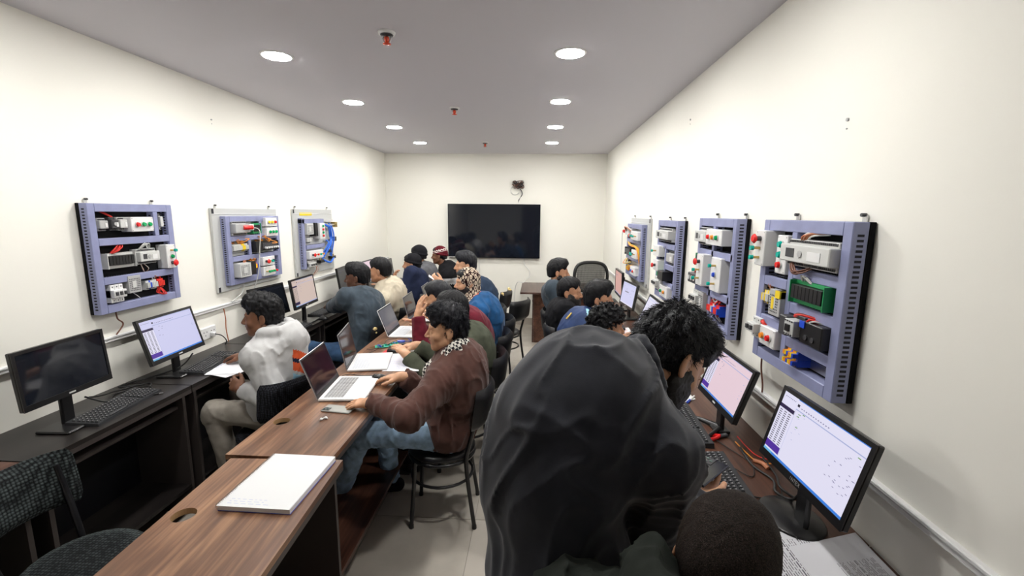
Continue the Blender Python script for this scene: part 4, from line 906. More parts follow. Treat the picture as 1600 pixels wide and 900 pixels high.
# right foreground: pen, pliers, cables
t = empty('marker_pen', (.86, 2.415, DZ), R(54), 'blue and white marker pen on the right desk below the pink monitor', 'pen')
b = MB(); b.cyl((0, 0, .006), (.075, 0, .006), .0055, 'white_plastic', 12); b.build('barrel', t); b = MB(); b.cyl((-.04, 0, .006), (0, 0, .006), .0065, 'blue', 12); b.box((-.035, -.002, .0125), (-.002, .002, .0145), 'blue'); b.build('cap', t)
t = empty('pliers', (.86, 2.0, DZ), R(200), 'pliers with red grips beside the base of the pink monitor', 'tool')
for s_ in (-1, 1):
    b = MB(); b.tube(spline([(0, 0, .010), (.04, s_*.016, .010), (.10, s_*.018, .010)], 5), .0085, 'red', 10); b.build('grip', t)
b = MB(); b.box((-.045, -.012, .003), (.006, .012, .015), 'dark_grey', bev=.004); b.build('jaws', t)
cable('signal_cable', [(.90, 1.93, DZ+.02), (.93, 1.80, DZ+.005), (.99, 1.78, DZ+.01), (1.02, 1.86, DZ+.02), (1.03, 1.88, DZ+.03)], .003, 'wire_orange', 'orange cable on the desk behind the pink monitor')
cable('signal_cable', [(.93, 1.98, DZ+.02), (.95, 1.85, DZ+.006), (1.0, 1.80, DZ+.012), (1.035, 1.84, DZ+.025)], .0025, 'wire_red', 'thin red cable on the desk behind the pink monitor')
cable('keyboard_cable', [(.80, 2.04, DZ+.01), (.86, 1.90, DZ+.004), (.90, 1.78, DZ+.004), (.86, 1.68, DZ+.004), (.80, 1.76, DZ+.006), (.77, 1.80, DZ+.01)], .002, 'wire_black', 'thin black keyboard lead looping on the right desk')
cable('display_cable', [(.90, 1.88, DZ+.02), (.90, 1.76, DZ+.006), (.93, 1.66, DZ+.006), (.90, 1.58, DZ+.008), (.93, 1.52, DZ+.02), (.92, 1.45, DZ+.13)], .005, 'wire_black', 'thick black cable from the right foreground monitor')
cable('display_cable', [(.97, 1.83, DZ+.006), (.96, 1.70, DZ+.006), (.93, 1.60, DZ+.010), (.97, 1.52, DZ+.012), (.95, 1.43, DZ+.12)], .0045, 'wire_black', 'black cable lying nearest the wall behind the right foreground monitor')
cable('desk_lead', [(.93, 1.60, DZ+.003), (.90, 1.52, DZ+.003), (.88, 1.47, DZ+.003), (.84, 1.33, DZ+.006)], .002, 'wire_black', 'very thin lead on the desk left of the round monitor base')
cable('desk_lead', [(.78, 1.56, DZ+.003), (.84, 1.545, DZ+.003), (.90, 1.555, DZ+.003)], .002, 'wire_black', 'short thin lead between keyboard and round monitor base')
b = MB(); b.tube(spline([(.92, 1.80, DZ+.007), (.945, 1.775, DZ+.009), (.95, 1.74, DZ+.007)], 5), .009, 'wire_copper', 8, flat=.6); tag(b.build('cable_clip'), 'tan cable sleeve on the cables of the right desk', 'clip')
t = empty('tape_roll', (-2.10, 3.84, DZ), 0, 'small white roll of tape by the keyboard on the left desk', 'tape')
b = MB(); b.lathe([(.022, 0), (.035, 0), (.035, .016), (.022, .016), (.022, 0)], 'white_plastic', 20); b.build('roll', t); b = MB(); b.lathe([(.019, 0), (.022, 0), (.022, .016), (.019, .016), (.019, 0)], 'foam', 20); b.build('core', t)
# ================================================================== people (implicit surfaces meshed with surface nets)
def nv(v): v = np.asarray(v, float); return v/np.linalg.norm(v)
class Grid:
    def __init__(s, lo, hi, h):
        s.h = h; s.lo = np.asarray(lo, float); s.n = np.ceil((np.asarray(hi, float)-s.lo)/h).astype(int)+2
        s.f = np.full(s.n, .5, np.float32)
    def box(s, lo, hi):
        a = np.clip(np.floor((np.asarray(lo)-s.lo)/s.h).astype(int), 0, s.n); b = np.clip(np.ceil((np.asarray(hi)-s.lo)/s.h).astype(int)+1, 0, s.n)
        if (b-a).min() <= 0: return None
        g = [(s.lo[i]+s.h*np.arange(a[i], b[i])).astype(np.float32) for i in range(3)]
        return tuple(slice(a[i], b[i]) for i in range(3)), (g[0][:, None, None], g[1][None, :, None], g[2][None, None, :])
    def put(s, sl, d, k, mode):
        f = s.f[sl]
        if mode == 'u':
            if k > 0: h = np.maximum(k-np.abs(f-d), 0)/k; s.f[sl] = np.minimum(f, d)-h*h*k*.25
            else: s.f[sl] = np.minimum(f, d)
        elif mode == 's':
            d = -d; h = np.maximum(k-np.abs(f-d), 0)/max(k, 1e-6); s.f[sl] = np.maximum(f, d)+h*h*k*.25
    def cap(s, a, b, r1, r2, k=.02, mode='u', fx=None):
        a = np.asarray(a, float); b = np.asarray(b, float); m = max(r1, r2)+k+2*s.h+.012
        q = s.box(np.minimum(a, b)-m, np.maximum(a, b)+m)
        if q is None: return
        sl, (X, Y, Z) = q; ba = (b-a); L2 = float(ba@ba)+1e-9
        px, py, pz = X-a[0], Y-a[1], Z-a[2]
        t = np.clip((px*ba[0]+py*ba[1]+pz*ba[2])/L2, 0, 1)
        d = np.sqrt((px-t*ba[0])**2+(py-t*ba[1])**2+(pz-t*ba[2])**2)-(r1+(r2-r1)*t)
        if fx is not None: d = d+fx(X, Y, Z, t)
        s.put(sl, d, k, mode)
    def ell(s, c, F, r, k=.02, mode='u', fx=None):
        """F rows = local axes"""
        c = np.asarray(c, float); F = np.asarray(F, float); r = np.asarray(r, float)
        ext = np.sqrt(((F*r[:, None])**2).sum(0))+k+2*s.h+.012
        q = s.box(c-ext, c+ext)
        if q is None: return
        sl, (X, Y, Z) = q; px, py, pz = X-c[0], Y-c[1], Z-c[2]
        u = [(px*F[i, 0]+py*F[i, 1]+pz*F[i, 2])/r[i] for i in range(3)]
        k0 = np.sqrt(u[0]**2+u[1]**2+u[2]**2); k1 = np.sqrt((u[0]/r[0])**2+(u[1]/r[1])**2+(u[2]/r[2])**2)+1e-6
        d = np.where(k0 < .15, -.5*r.min(), k0*(k0-1)/k1)
        if fx is not None: d = d+fx(X, Y, Z, None)
        s.put(sl, d, k, mode)
    def cut(s, p, n, lo=None, hi=None, k=.006):
        """remove the side n points to (inside the optional box)"""
        q = s.box(lo if lo is not None else s.lo, hi if hi is not None else s.lo+s.n*s.h)
        if q is None: return
        sl, (X, Y, Z) = q; n = nv(n); s.put(sl, -((X-p[0])*n[0]+(Y-p[1])*n[1]+(Z-p[2])*n[2]), k, 's')
    def warp(s, fn, band=.03):
        X, Y, Z = ((s.lo[i]+s.h*np.arange(s.n[i])).astype(np.float32) for i in range(3))
        ii = np.nonzero(np.abs(s.f) < band); s.f[ii] += fn(X[ii[0]], Y[ii[1]], Z[ii[2]]).astype(np.float32)
    def mesh(s):
        f = s.f; neg = f < 0; n = s.n
        c = sum(neg[i:n[0]-1+i, j:n[1]-1+j, k:n[2]-1+k].astype(np.uint8) for i in (0, 1) for j in (0, 1) for k in (0, 1))
        I = np.array(np.nonzero((c > 0) & (c < 8))).T
        if len(I) == 0: return np.zeros((0, 3)), np.zeros((0, 4), int)
        off = np.array([(i, j, k) for i in (0, 1) for j in (0, 1) for k in (0, 1)])
        v = np.stack([f[I[:, 0]+o[0], I[:, 1]+o[1], I[:, 2]+o[2]] for o in off], 1)
        acc = np.zeros((len(I), 3)); cnt = np.zeros(len(I))
        for a in range(8):
            for b in range(a+1, 8):
                if np.abs(off[a]-off[b]).sum() != 1: continue
                m = (v[:, a] < 0) != (v[:, b] < 0); den = v[:, a]-v[:, b]; t = np.where(m, v[:, a]/np.where(np.abs(den) < 1e-12, 1, den), 0)
                acc += m[:, None]*(off[a]+t[:, None]*(off[b]-off[a])); cnt += m
        P = s.lo+s.h*(I+acc/cnt[:, None])
        idx = np.full(np.array(n)-1, -1, np.int32); idx[I[:, 0], I[:, 1], I[:, 2]] = np.arange(len(I))
        Q = []
        for ax in range(3):
            o = [0, 0, 0]; o[ax] = 1
            A = neg[:n[0]-o[0], :n[1]-o[1], :n[2]-o[2]]; B = neg[o[0]:, o[1]:, o[2]:]
            E = np.array(np.nonzero(A != B)).T; u, w = (ax+1) % 3, (ax+2) % 3
            E = E[(E[:, u] > 0) & (E[:, w] > 0) & (E[:, u] < n[u]-1) & (E[:, w] < n[w]-1)]
            du = np.zeros(3, int); du[u] = 1; dw = np.zeros(3, int); dw[w] = 1
            g = lambda e: idx[e[:, 0], e[:, 1], e[:, 2]]
            q = np.stack([g(E-du-dw), g(E-dw), g(E), g(E-du)], 1); fl = ~A[E[:, 0], E[:, 1], E[:, 2]]
            q[fl] = q[fl][:, ::-1]; Q.append(q)
        Q = np.concatenate(Q); Q = Q[(Q >= 0).all(1)]
        return P, Q
def mk(name, P, Q, mats, parent, mi=None, smooth=True):
    base = np.array(parent.location) if parent is not None else 0
    me = bpy.data.meshes.new(name); Pl = (P-base).astype(np.float32)
    me.vertices.add(len(Pl)); me.vertices.foreach_set('co', Pl.ravel())
    me.loops.add(len(Q)*4); me.loops.foreach_set('vertex_index', Q.ravel().astype(np.int32))
    me.polygons.add(len(Q)); me.polygons.foreach_set('loop_start', np.arange(len(Q), dtype=np.int32)*4)
    for m in mats: me.materials.append(M[m])
    if mi is not None: me.polygons.foreach_set('material_index', mi.astype(np.int32))
    me.update(calc_edges=True); me.polygons.foreach_set('use_smooth', [smooth]*len(Q))
    o = bpy.data.objects.new(name, me); return link(o, parent)
_LAT = np.random.default_rng(5).uniform(-1, 1, (32, 32, 32)).astype(np.float32)
def vnoise(X, Y, Z):
    i, j, k = np.floor(X).astype(int), np.floor(Y).astype(int), np.floor(Z).astype(int); fx, fy, fz = X-i, Y-j, Z-k
    fx, fy, fz = fx*fx*(3-2*fx), fy*fy*(3-2*fy), fz*fz*(3-2*fz); g = lambda a, b, c: _LAT[(i+a) & 31, (j+b) & 31, (k+c) & 31]
    return ((g(0, 0, 0)*(1-fx)+g(1, 0, 0)*fx)*(1-fy)+(g(0, 1, 0)*(1-fx)+g(1, 1, 0)*fx)*fy)*(1-fz)+((g(0, 0, 1)*(1-fx)+g(1, 0, 1)*fx)*(1-fy)+(g(0, 1, 1)*(1-fx)+g(1, 1, 1)*fx)*fy)*fz
def waves(seed, lams, amp, axis=None, stretch=2.4):
    """cloth folds: ridged, warped value noise, drawn out along axis"""
    r = np.random.default_rng(seed); ax = nv(axis if axis is not None else r.normal(size=3)); o = r.uniform(0, 30, 3)
    u = nv(np.cross(ax, (.3, .5, .8))); w = np.cross(ax, u)
    def fn(X, Y, Z):
        a = X*ax[0]+Y*ax[1]+Z*ax[2]; b = X*u[0]+Y*u[1]+Z*u[2]; c = X*w[0]+Y*w[1]+Z*w[2]; out = 0
        wx = vnoise(a*4+o[0], b*4+o[1], c*4+o[2])*.9
        for n_, lam in enumerate(lams):
            q = vnoise(a/(lam*stretch)+o[0]+wx+n_*7, b/lam+o[1]+wx*1.3, c/lam+o[2]-wx)
            out = out+(1-np.minimum(1, np.abs(q)*2.2))**2*(lam/lams[0])
        return -amp*out
    return fn
def frame(fwd, up):
    u = nv(up); f_ = np.asarray(fwd, float); f_ = nv(f_-u*(f_@u)); return np.array([np.cross(f_, u), f_, u])  # rows right, fwd, up
def ik(a, b, l1, l2, hint):
    d = b-a; L = np.linalg.norm(d); 
    if L > (l1+l2)*.995: b = a+d/L*(l1+l2)*.995; d = b-a; L = np.linalg.norm(d)
    x = (l1*l1-l2*l2+L*L)/(2*L); y = math.sqrt(max(l1*l1-x*x, 0)); e = nv(d); h = np.asarray(hint, float); h = nv(h-e*(h@e))
    return a+e*x+h*y, b

def skin_mat(name, c):
    m = mat(name, c, .48, spec=.4, noise=.10, nscale=35, bump=.12, bscale=260, sss=.12, bdist=.0008)
    return name
skin_mat('skin_mid', (.46, .235, .135)); skin_mat('skin_dark', (.20, .088, .048)); skin_mat('skin_tan', (.56, .31, .185)); skin_mat('skin_deep', (.12, .052, .03))
mat('lip', (.34, .12, .09), .4); mat('eye_white', (.72, .70, .66), .2); mat('iris', (.015, .008, .005), .15)
mat('hair_black', (.0045, .0045, .006), .5, spec=.28, bump=.9, bscale=420, bdist=.0015); mat('hair_blue', (.006, .0065, .011), .45, spec=.35, bump=.9, bscale=420, bdist=.0015); mat('hair_brown', (.022, .015, .012), .7, spec=.15, noise=.7, nscale=420, bump=1.0, bscale=650, bdist=.003); mat('hair_tip', (.055, .038, .028), .6, spec=.3); mat('beard', (.010, .008, .007), .6, bump=.5, bscale=300)

def head_sdf(G, hc, F, s, jaw=1.0):
    """F rows: right, forward, up"""
    P = lambda x, y, z: hc+s*(F[0]*x+F[1]*y+F[2]*z)
    e = lambda c, r, k, mode='u', FF=None: G.ell(P(*c), F if FF is None else FF, np.array(r)*s, k*s, mode)
    e((0, -.014, .040), (.076, .097, .086), 0); e((0, .030, -.015), (.064, .066, .085), .03); e((0, .040, -.060), (.050, .052, .052), .03)
    for q in (-1, 1):
        G.cap(P(q*.054, .0, -.055), P(q*.020, .066, -.098), .018*s*jaw, .016*s, .022*s)
        e((q*.043, .062, -.030), (.020, .022, .018), .02)
    G.cap(P(-.012, .070, -.098), P(.012, .070, -.098), .0175*s, .0175*s, .012*s)
    G.cap(P(-.034, .082, .020), P(.034, .082, .020), .011*s, .011*s, .018*s)
    for q in (-1, 1): G.ell(P(q*.031, .099, .002), F, np.array((.017, .014, .011))*s, .012*s, 's')
    for q in (-1, 1): G.ell(P(q*.031, .079, .001), F, np.array((.0155, .0135, .0135))*s, .004*s)
    G.cap(P(0, .089, .014), P(0, .113, -.030), .0075*s, .0115*s, .010*s)
    for q in (-1, 1): e((q*.0125, .103, -.034), (.009, .010, .0075), .006)
    for q in (-1, 1): e((q*.006, .107, -.043), (.0032, .005, .005), .003, 's')
    G.cap(P(-.019, .086, -.0575), P(0, .0955, -.0555), .0055*s, .0075*s, .006*s); G.cap(P(.019, .086, -.0575), P(0, .0955, -.0555), .0055*s, .0075*s, .006*s)
    G.cap(P(-.016, .086, -.0665), P(.016, .086, -.0665), .0085*s, .0085*s, .006*s)
    G.cap(P(-.020, .097, -.0615), P(.020, .097, -.0615), .0018*s, .0018*s, .003*s, 's')
    for q in (-1, 1):
        r_ = nv(F[0]*q*.92+F[1]*.38); FF = np.array([r_, nv(F[1]*.92-F[0]*q*.38), F[2]])
        G.ell(P(q*.080, -.010, -.004), FF, np.array((.0075, .0195, .032))*s, .006*s); G.ell(P(q*.0895, -.002, .002), FF, np.array((.008, .011, .020))*s, .005*s, 's'); e((q*.078, -.004, -.032), (.006, .009, .009), .005)
def hand_sdf(G, w, d, n, side, s=1.0, curl=.5, spread=1.0, thumb=.6):
    """w wrist, d finger direction, n palm normal (out of palm), side +1 right hand / -1 left"""
    d = nv(d); n = nv(np.asarray(n, float)-d*(np.asarray(n, float)@d)); l = np.cross(d, n)*side   # l points to the thumb side
    P = lambda x, y, z: w+s*(l*x+d*y-n*z)
    rot = lambda a: (math.cos(a), -math.sin(a))
    X0 = [.028, .0095, -.0095, -.027]; LN = [.070, .078, .072, .056]; Y0 = [.088, .092, .088, .080]
    for i in range(4):
        G.cap(P(X0[i]*.55, .012, .001), P(X0[i], Y0[i]-.006, .002), .0145*s, .0125*s, .016*s)
        ang = curl*.35; p = np.array((X0[i], Y0[i]-.006, .002)); fan = (1.5-i)*.06*spread
        for j, (fr, r1, r2) in enumerate(((.46, .0098, .0088), (.30, .0088, .0080), (.24, .0080, .0068))):
            L = LN[i]*fr; q = p+np.array((math.sin(fan)*L, math.cos(ang)*L*math.cos(fan), -math.sin(ang)*L)); sc = .9 if i == 3 else 1
            G.cap(P(*p), P(*q), r1*s*sc, r2*s*sc, .004*s); p = q; ang += curl*(.55 if j == 0 else .45)
    p = np.array((.022, .022, -.004)); q = p+np.array((.022, .026, -.008*thumb-.004)); G.cap(P(*p), P(*q), .0155*s, .0125*s, .014*s)
    r = q+np.array((.012, .026, -.012*thumb)); G.cap(P(*q), P(*r), .0115*s, .010*s, .005*s); G.cap(P(*r), P(*(r+np.array((.002, .024, -.010*thumb)))), .010*s, .0078*s, .004*s)
    G.cap(P(0, -.03, 0), P(0, .02, 0), .0255*s, .026*s, .02*s)

def strands(P, Q, F, hc, n, length, seed, flow, parent, m, name='hair_strands', rad=.0007, lift=.25, region=None):
    r = np.random.default_rng(seed); k = r.integers(0, len(Q), n); p = P[Q[k]].mean(1)
    nn = np.cross(P[Q[k, 1]]-P[Q[k, 0]], P[Q[k, 3]]-P[Q[k, 0]]); nn /= np.linalg.norm(nn, axis=1)[:, None]+1e-9
    if region is not None:
        ok = region((p-hc)@F.T); p, nn = p[ok], nn[ok]
    n = len(p); fl = flow((p-hc)@F.T)@F; fl = fl-nn*(fl*nn).sum(1)[:, None]; fl /= np.linalg.norm(fl, axis=1)[:, None]+1e-9
    dr = fl+nn*lift+r.normal(size=(n, 3))*.22; dr /= np.linalg.norm(dr, axis=1)[:, None]
    L = length*r.uniform(.6, 1.3, n)[:, None]; p0 = p-nn*.002; p1 = p0+dr*L*.5; p2 = p0+(dr*.85-nn*.35)*L
    sd = np.cross(dr, nn); sd /= np.linalg.norm(sd, axis=1)[:, None]+1e-9; sd = sd*rad
    V = np.concatenate([p0-sd, p0+sd, p1+sd*.8+nn*rad*.6, p1-sd*.8+nn*rad*.6, p2, p2+sd*.2]); i = np.arange(n)
    q = np.concatenate([np.stack([i, n+i, 2*n+i, 3*n+i], 1), np.stack([3*n+i, 2*n+i, 5*n+i, 4*n+i], 1)])
    o = mk(name, V, q, [m], parent); o['kind'] = 'stuff'; return o

PEOPLE_AT = []
def person(sp):
    """build one posed, clothed figure from joint positions in metres"""
    A = lambda k, d=None: np.array(sp[k], float) if k in sp else (None if d is None else np.array(d, float))
    s = sp.get('s', 1.0); hip = A('hip'); hc = A('head'); fw = nv(A('face')); seed = sp.get('seed', 1)
    fz = sp.get('fine', 1.0)
    hf = nv(A('look', fw)); hu = A('hup', (0, 0, 1)); HF = frame(hf, hu) if 'hup' in sp else frame(hf, (0, 0, 1)) if abs(hf[2]) < .9 else frame(hf, fw)
    N = A('neck', hc-HF[2]*.125*s-HF[1]*.030*s-fw*.03*s-np.array((0, 0, .045)))
    mid = A('spine', (hip+N)/2-fw*.045*s*sp.get('slouch', .7))
    ctl = 2*mid-(hip+N)/2
    B = lambda t: hip*(1-t)**2+2*ctl*t*(1-t)+N*t*t
    dB = lambda t: nv(2*(1-t)*(ctl-hip)+2*t*(N-ctl))
    rt = A('right', np.cross(fw, (0, 0, 1)))
    cf = lambda t: (lambda u: np.array([nv(rt-u*(rt@u)), nv(np.cross(u, nv(rt-u*(rt@u)))), u]))(dB(t))
    base = empty('person', (hip[0], hip[1], 0), 0, sp['label'], 'person', sp.get('group'))
    if 'group' not in sp: base['group'] = 'trainees in the computer room'
    C8 = cf(.80); chest = B(.72)
    Ssh = {}; El = {}; Wr = {}; Hd = {}
    top = B(.90)
    for q, nm in ((1, 'r'), (-1, 'l')):
        S = top+C8[0]*q*.180*s*sp.get('wide', 1)-C8[2]*.045*s+C8[1]*(.015+sp.get('shf', .0))*s+A('sh_'+nm, (0, 0, 0))
        W_ = A('hand_'+nm); hint = A('elbow_'+nm, C8[0]*q*.5+np.array((0, 0, -1))); e, w = ik(S, W_, .285*s, .255*s, hint)
        Ssh[nm], El[nm], Wr[nm] = S, e, w; Hd[nm] = A('hd_'+nm, nv(w-e)+np.array((0, 0, -.1)))
    Hp = {}; Kn = {}; Ft = {}
    P_ = cf(.05)
    fh = nv(A('legface', fw)); rh = np.cross(fh, (0, 0, 1))
    for q, nm in ((1, 'r'), (-1, 'l')):
        h_ = hip+rh*q*.09*s; K = A('knee_'+nm, h_+fh*.43*s+rh*q*.05-np.array((0, 0, .02))); Fo = A('foot_'+nm, np.array([*(K-fh*.02)[:2], .085]))
        if not sp.get('freeleg'):
            K, Fo = ik(h_, Fo, .44*s, .43*s, fh+np.array((0, 0, .6))+rh*q*.1) if 'knee_'+nm not in sp else (K, Fo)
        Hp[nm], Kn[nm], Ft[nm] = h_, K, Fo
    gt = sp.get('garment', {}); col = gt.get('mat', 'cloth_grey'); tk = gt.get('thick', .016); hj = gt.get('h', .009)*fz
    # ---------------- jacket
    allp = np.array([hip, N, *Ssh.values(), *El.values(), *Wr.values()]); G = Grid(allp.min(0)-.24, allp.max(0)+.22, hj)
    wv = waves(seed, gt.get('lam', (.075, .045)), gt.get('amp', .0055)*1.5, nv(np.array((.3, .2, 1))+.5*fw))
    for t, r, k in ((.04, (.168, .128, .13), 0), (.30, (.152, .112, .13), .06), (.52, (.158, .115, .14), .06), (.72, (.165, .122, .15), .06), (.82, (.150, .100, .085), .05)):
        f_ = cf(t); G.ell(B(t)+f_[1]*.0, f_, np.array(r)*s*gt.get('fat', 1)+tk, k)
    G.cap(Ssh['l'], Ssh['r'], .054*s+tk, .054*s+tk, .06)
    for nm in 'lr': G.cap(B(.93), Ssh[nm], .034*s+tk, .05*s+tk, .06)
    def sleeve(a, b, ph, e0, e1):
        L = np.linalg.norm(b-a)
        def fx(X, Y, Z, t):
            w = np.exp(-((t-e0)/.28)**2)+.8*np.exp(-((t-e1)/.25)**2)
            ax = t*L/.034*2*PI+ph+1.6*np.sin((X+Y)*38+ph)+1.3*np.sin(Z*45-X*20+ph*2)
            return -gt.get('amp', .0055)*.75*w*(1-np.abs(np.sin(ax*.5)))**1.5*1.6
        return fx
    for i, nm in enumerate('lr'):
        S, e, w = Ssh[nm], El[nm], Wr[nm]; ed = nv(w-e); cu = w-ed*gt.get('cuff', .012)
        G.cap(S, e, .060*s+tk*.9, .047*s+tk*.8, .035, fx=sleeve(S, e, seed+i, 0.05, 1.0)); G.cap(e, cu+ed*.03, .049*s+tk*.8, .034*s+tk*.5, .022, fx=sleeve(e, cu, seed+2+i, 0.0, .9))
        G.cut(cu, ed, cu-.075, cu+.075); G.cap(cu-ed*.028, cu-ed*.012, .036*s+tk*.75, .034*s+tk*.75, .006); G.cut(cu, ed, cu-.06, cu+.06)
        if gt.get('rib'): G.cap(cu-ed*.05, cu-ed*.046, .031*s+tk*.5, .031*s+tk*.5, .008)
    for p_, r1, r2, k in gt.get('extra', ()): G.cap(np.array(p_[0]), np.array(p_[1]), r1, r2, k)
    # collar
    fN = cf(1.0); up = nv(hc-N+fN[2]*.02); cr = gt.get('collar', .066)*s; ch = gt.get('collar_h', .03)
    for a in range(16):
        for lv in (0, 1) if ch > .02 else (0,):
            c0, c1 = a*2*PI/16, (a+1)*2*PI/16
            q = lambda c: N-fN[2]*.018+up*(ch*lv+.018*(1-math.sin(c)) )+fN[0]*math.cos(c)*cr*.95+fN[1]*(math.sin(c)*cr*1.08+.018)-up*(.045*max(0, math.sin(c)))
            G.cap(q(c0), q(c1), .0125, .0125, .014 if lv == 0 else .008)
    if gt.get('hood'):
        c = N-fN[1]*.070+fN[2]*.005
        for a in range(12):
            c0, c1 = PI+a*PI/12, PI+(a+1)*PI/12
            q = lambda c_: c+fN[0]*math.cos(c_)*.112+fN[1]*(math.sin(c_)*.085+.05)+fN[2]*(.055-.045*abs(math.sin(c_)))
            G.cap(q(c0), q(c1), .036, .036, .008)
        G.ell(c-fN[1]*.045-fN[2]*.045, fN, (.11, .055, .085), .03); G.ell(c-fN[1]*.01+fN[2]*.03, fN, (.05, .03, .02), .02, 's')
    G.warp(wv, .035)
    hb = gt.get('hem', .13); f0 = cf(.03); G.cut(hip-f0[2]*hb*s, -f0[2], k=.012)
    Pj, Qj = G.mesh(); mi = None; mats = [col]
    if gt.get('paint'):
        mats, mi = gt['paint'](Pj[Qj].mean(1), cf, B, N, hip, Ssh, El, Wr)
    jk = mk(gt.get('name', 'jacket'), Pj, Qj, mats, base, mi)
    # ---------------- trousers
    th_ = sp.get('trousers', 'cloth_dark'); ht = sp.get('ht', .012)*fz
    al = np.array([hip, *Kn.values(), *Ft.values()]); G = Grid(al.min(0)-.18, al.max(0)+.18, ht)
    G.ell(hip+np.array((0, 0, .0)), P_, (.165*s, .125*s, .125*s), 0)
    for i, nm in enumerate('lr'):
        def fx(X, Y, Z, t, ph=seed+i): return -.007*np.exp(-((t-.95)/.35)**2)*(1-np.abs(np.sin(t*26+2*np.sin((X-Y)*30+ph)+Z*20)))**1.5
        def fx2(X, Y, Z, t, ph=seed+i): return -.007*(np.exp(-((t)/.25)**2)+np.exp(-((t-1)/.3)**2))*(1-np.abs(np.sin(t*24+2*np.sin((X+Y)*32+ph))))**1.5
        G.cap(Hp[nm], Kn[nm], .088*s, .064*s, .05, fx=fx); G.cap(Kn[nm], Ft[nm], .066*s, .052*s, .03, fx=fx2)
        G.cut(Ft[nm]+np.array((0, 0, .0)), nv(Ft[nm]-Kn[nm]), Ft[nm]-.12, Ft[nm]+.12)
    G.warp(waves(seed+9, (.07, .04), .006), .03); Pt, Qt = G.mesh(); mk('trousers', Pt, Qt, [th_], base)
    # ---------------- shoes
    for nm in 'lr':
        f_ = Ft[nm]; G = Grid(f_-.26, f_+.26, .009*fz); g0 = np.array((f_[0], f_[1], .0)); tip = A('toe_'+nm, fh)
        lift = f_[2]-.085; g0[2] = lift
        G.cap(g0-tip*.05+np.array((0, 0, .045)), g0+tip*.14+np.array((0, 0, .035)), .043, .034, .02); G.cap(g0+np.array((0, 0, .05)), g0+np.array((0, 0, .11)), .045, .042, .03)
        G.cut(g0+np.array((0, 0, .006)), (0, 0, -1)); Ps, Qs = G.mesh(); mk('shoe', Ps, Qs, [sp.get('shoes', 'black_plastic')], base)
    # ---------------- body: head, neck, hands on one mesh with the covered core
    parts = []
    hh = sp.get('hh', .0045)*fz
    G = Grid(hc-.175*s, hc+.175*s, hh)
    n0 = hc-HF[2]*.065*s-HF[1]*.022*s
    G.cap(n0, N-fN[2]*.05+fN[1]*.01, .052*s, .060*s, 0); G.cap(n0-HF[2]*.02+HF[1]*.03*s, N+fN[1]*.05-fN[2]*.03, .026*s, .03*s, .03); head_sdf(G, hc, HF, s)
    parts.append(G.mesh()); nh = len(parts[0][1])
    for q, nm in ((1, 'r'), (-1, 'l')):
        if sp.get('hide_'+nm): continue
        w = Wr[nm]; hs = sp.get('hs', .004)*fz; G = Grid(w-.23, w+.23, hs); e = El[nm]
        G.cap(e+(w-e)*.2, w, .036*s, .0265*s, 0); hand_sdf(G, w, Hd[nm], A('pn_'+nm, (0, 0, -1)), q, s*1.02, sp.get('curl_'+nm, .5), sp.get('spread', 1.0), sp.get('thumb', .6)); parts.append(G.mesh())
    G = Grid(np.array([hip, N, *Ssh.values()]).min(0)-.16, np.array([hip, N, *Ssh.values()]).max(0)+.16, .02)
    for t, r in ((.04, (.14, .10, .11)), (.35, (.125, .085, .13)), (.70, (.135, .095, .14))): G.ell(B(t), cf(t), np.array(r)*s, .06)
    G.cap(Ssh['l'], Ssh['r'], .045*s, .045*s, .05); G.cap(B(.8), N, .06*s, .05*s, .04); parts.append(G.mesh())
    Pb = []; Qb = []; o_ = 0
    for p, q in parts: Pb.append(p); Qb.append(q+o_); o_ += len(p)
    Pb = np.concatenate(Pb); Qb = np.concatenate(Qb); lc = ((Pb[Qb].mean(1))-hc)@HF.T/s; mi = np.zeros(len(Qb), int)
    lips = (np.abs(lc[:, 0]) < .0225) & (lc[:, 2] > -.0745) & (lc[:, 2] < -.0505) & (lc[:, 1] > .088-.15*np.abs(lc[:, 0])); mi[lips] = 1
    mk('body', Pb, Qb, [sp.get('skin', 'skin_mid'), 'lip'], base, mi)
    Pl = lambda x, y, z: hc+s*(HF[0]*x+HF[1]*y+HF[2]*z)
    for q in (-1, 1):
        G = Grid(Pl(q*.031, .080, .001)-.018, Pl(q*.031, .080, .001)+.018, .003); G.ell(Pl(q*.031, .0775, .001), HF, np.array((.0125, .0125, .0095))*s, 0); Pe, Qe = G.mesh()
        le = (Pe[Qe].mean(1)-Pl(q*.031, .080, .001))@HF.T; m_ = ((le[:, 0]**2+(le[:, 2]+.001)**2) < .0058**2).astype(int); mk('eye', Pe, Qe, ['eye_white', 'iris'], base, m_)
        G = Grid(Pl(q*.031, .09, .022)-.035, Pl(q*.031, .09, .022)+.035, .003); G.cap(Pl(q*.014, .0935, .0205), Pl(q*.033, .0905, .0255), .0032*s, .0038*s, 0); G.cap(Pl(q*.033, .0905, .0255), Pl(q*.048, .080, .020), .0038*s, .0022*s, .003); Pe, Qe = G.mesh(); mk('eyebrow', Pe, Qe, ['beard'], base)
    # ---------------- hair
    hr = sp.get('hair', {}); hm = hr.get('mat', 'hair_black')
    if hr.get('style', 'short') != 'none':
        tt = hr.get('top', .022); ss = hr.get('side', .006); G = Grid(hc-.19*s, hc+.19*s, hh)
        G.ell(Pl(0, -.014, .040+.2*tt), HF, np.array((.0765+ss, .098+ss+.003, .088+tt*.7))*s, 0)
        G.ell(Pl(0, .012+hr.get('fwd', 0), .075+tt*.35), HF, np.array((.060+ss+.3*tt, .080+.4*tt, .052+tt*.6))*s, .03)
        if hr.get('quiff'): G.ell(Pl(hr.get('qx', 0), .062, .104+tt*.3), HF, np.array((.052, .036, .026+tt*.4))*s, .025)
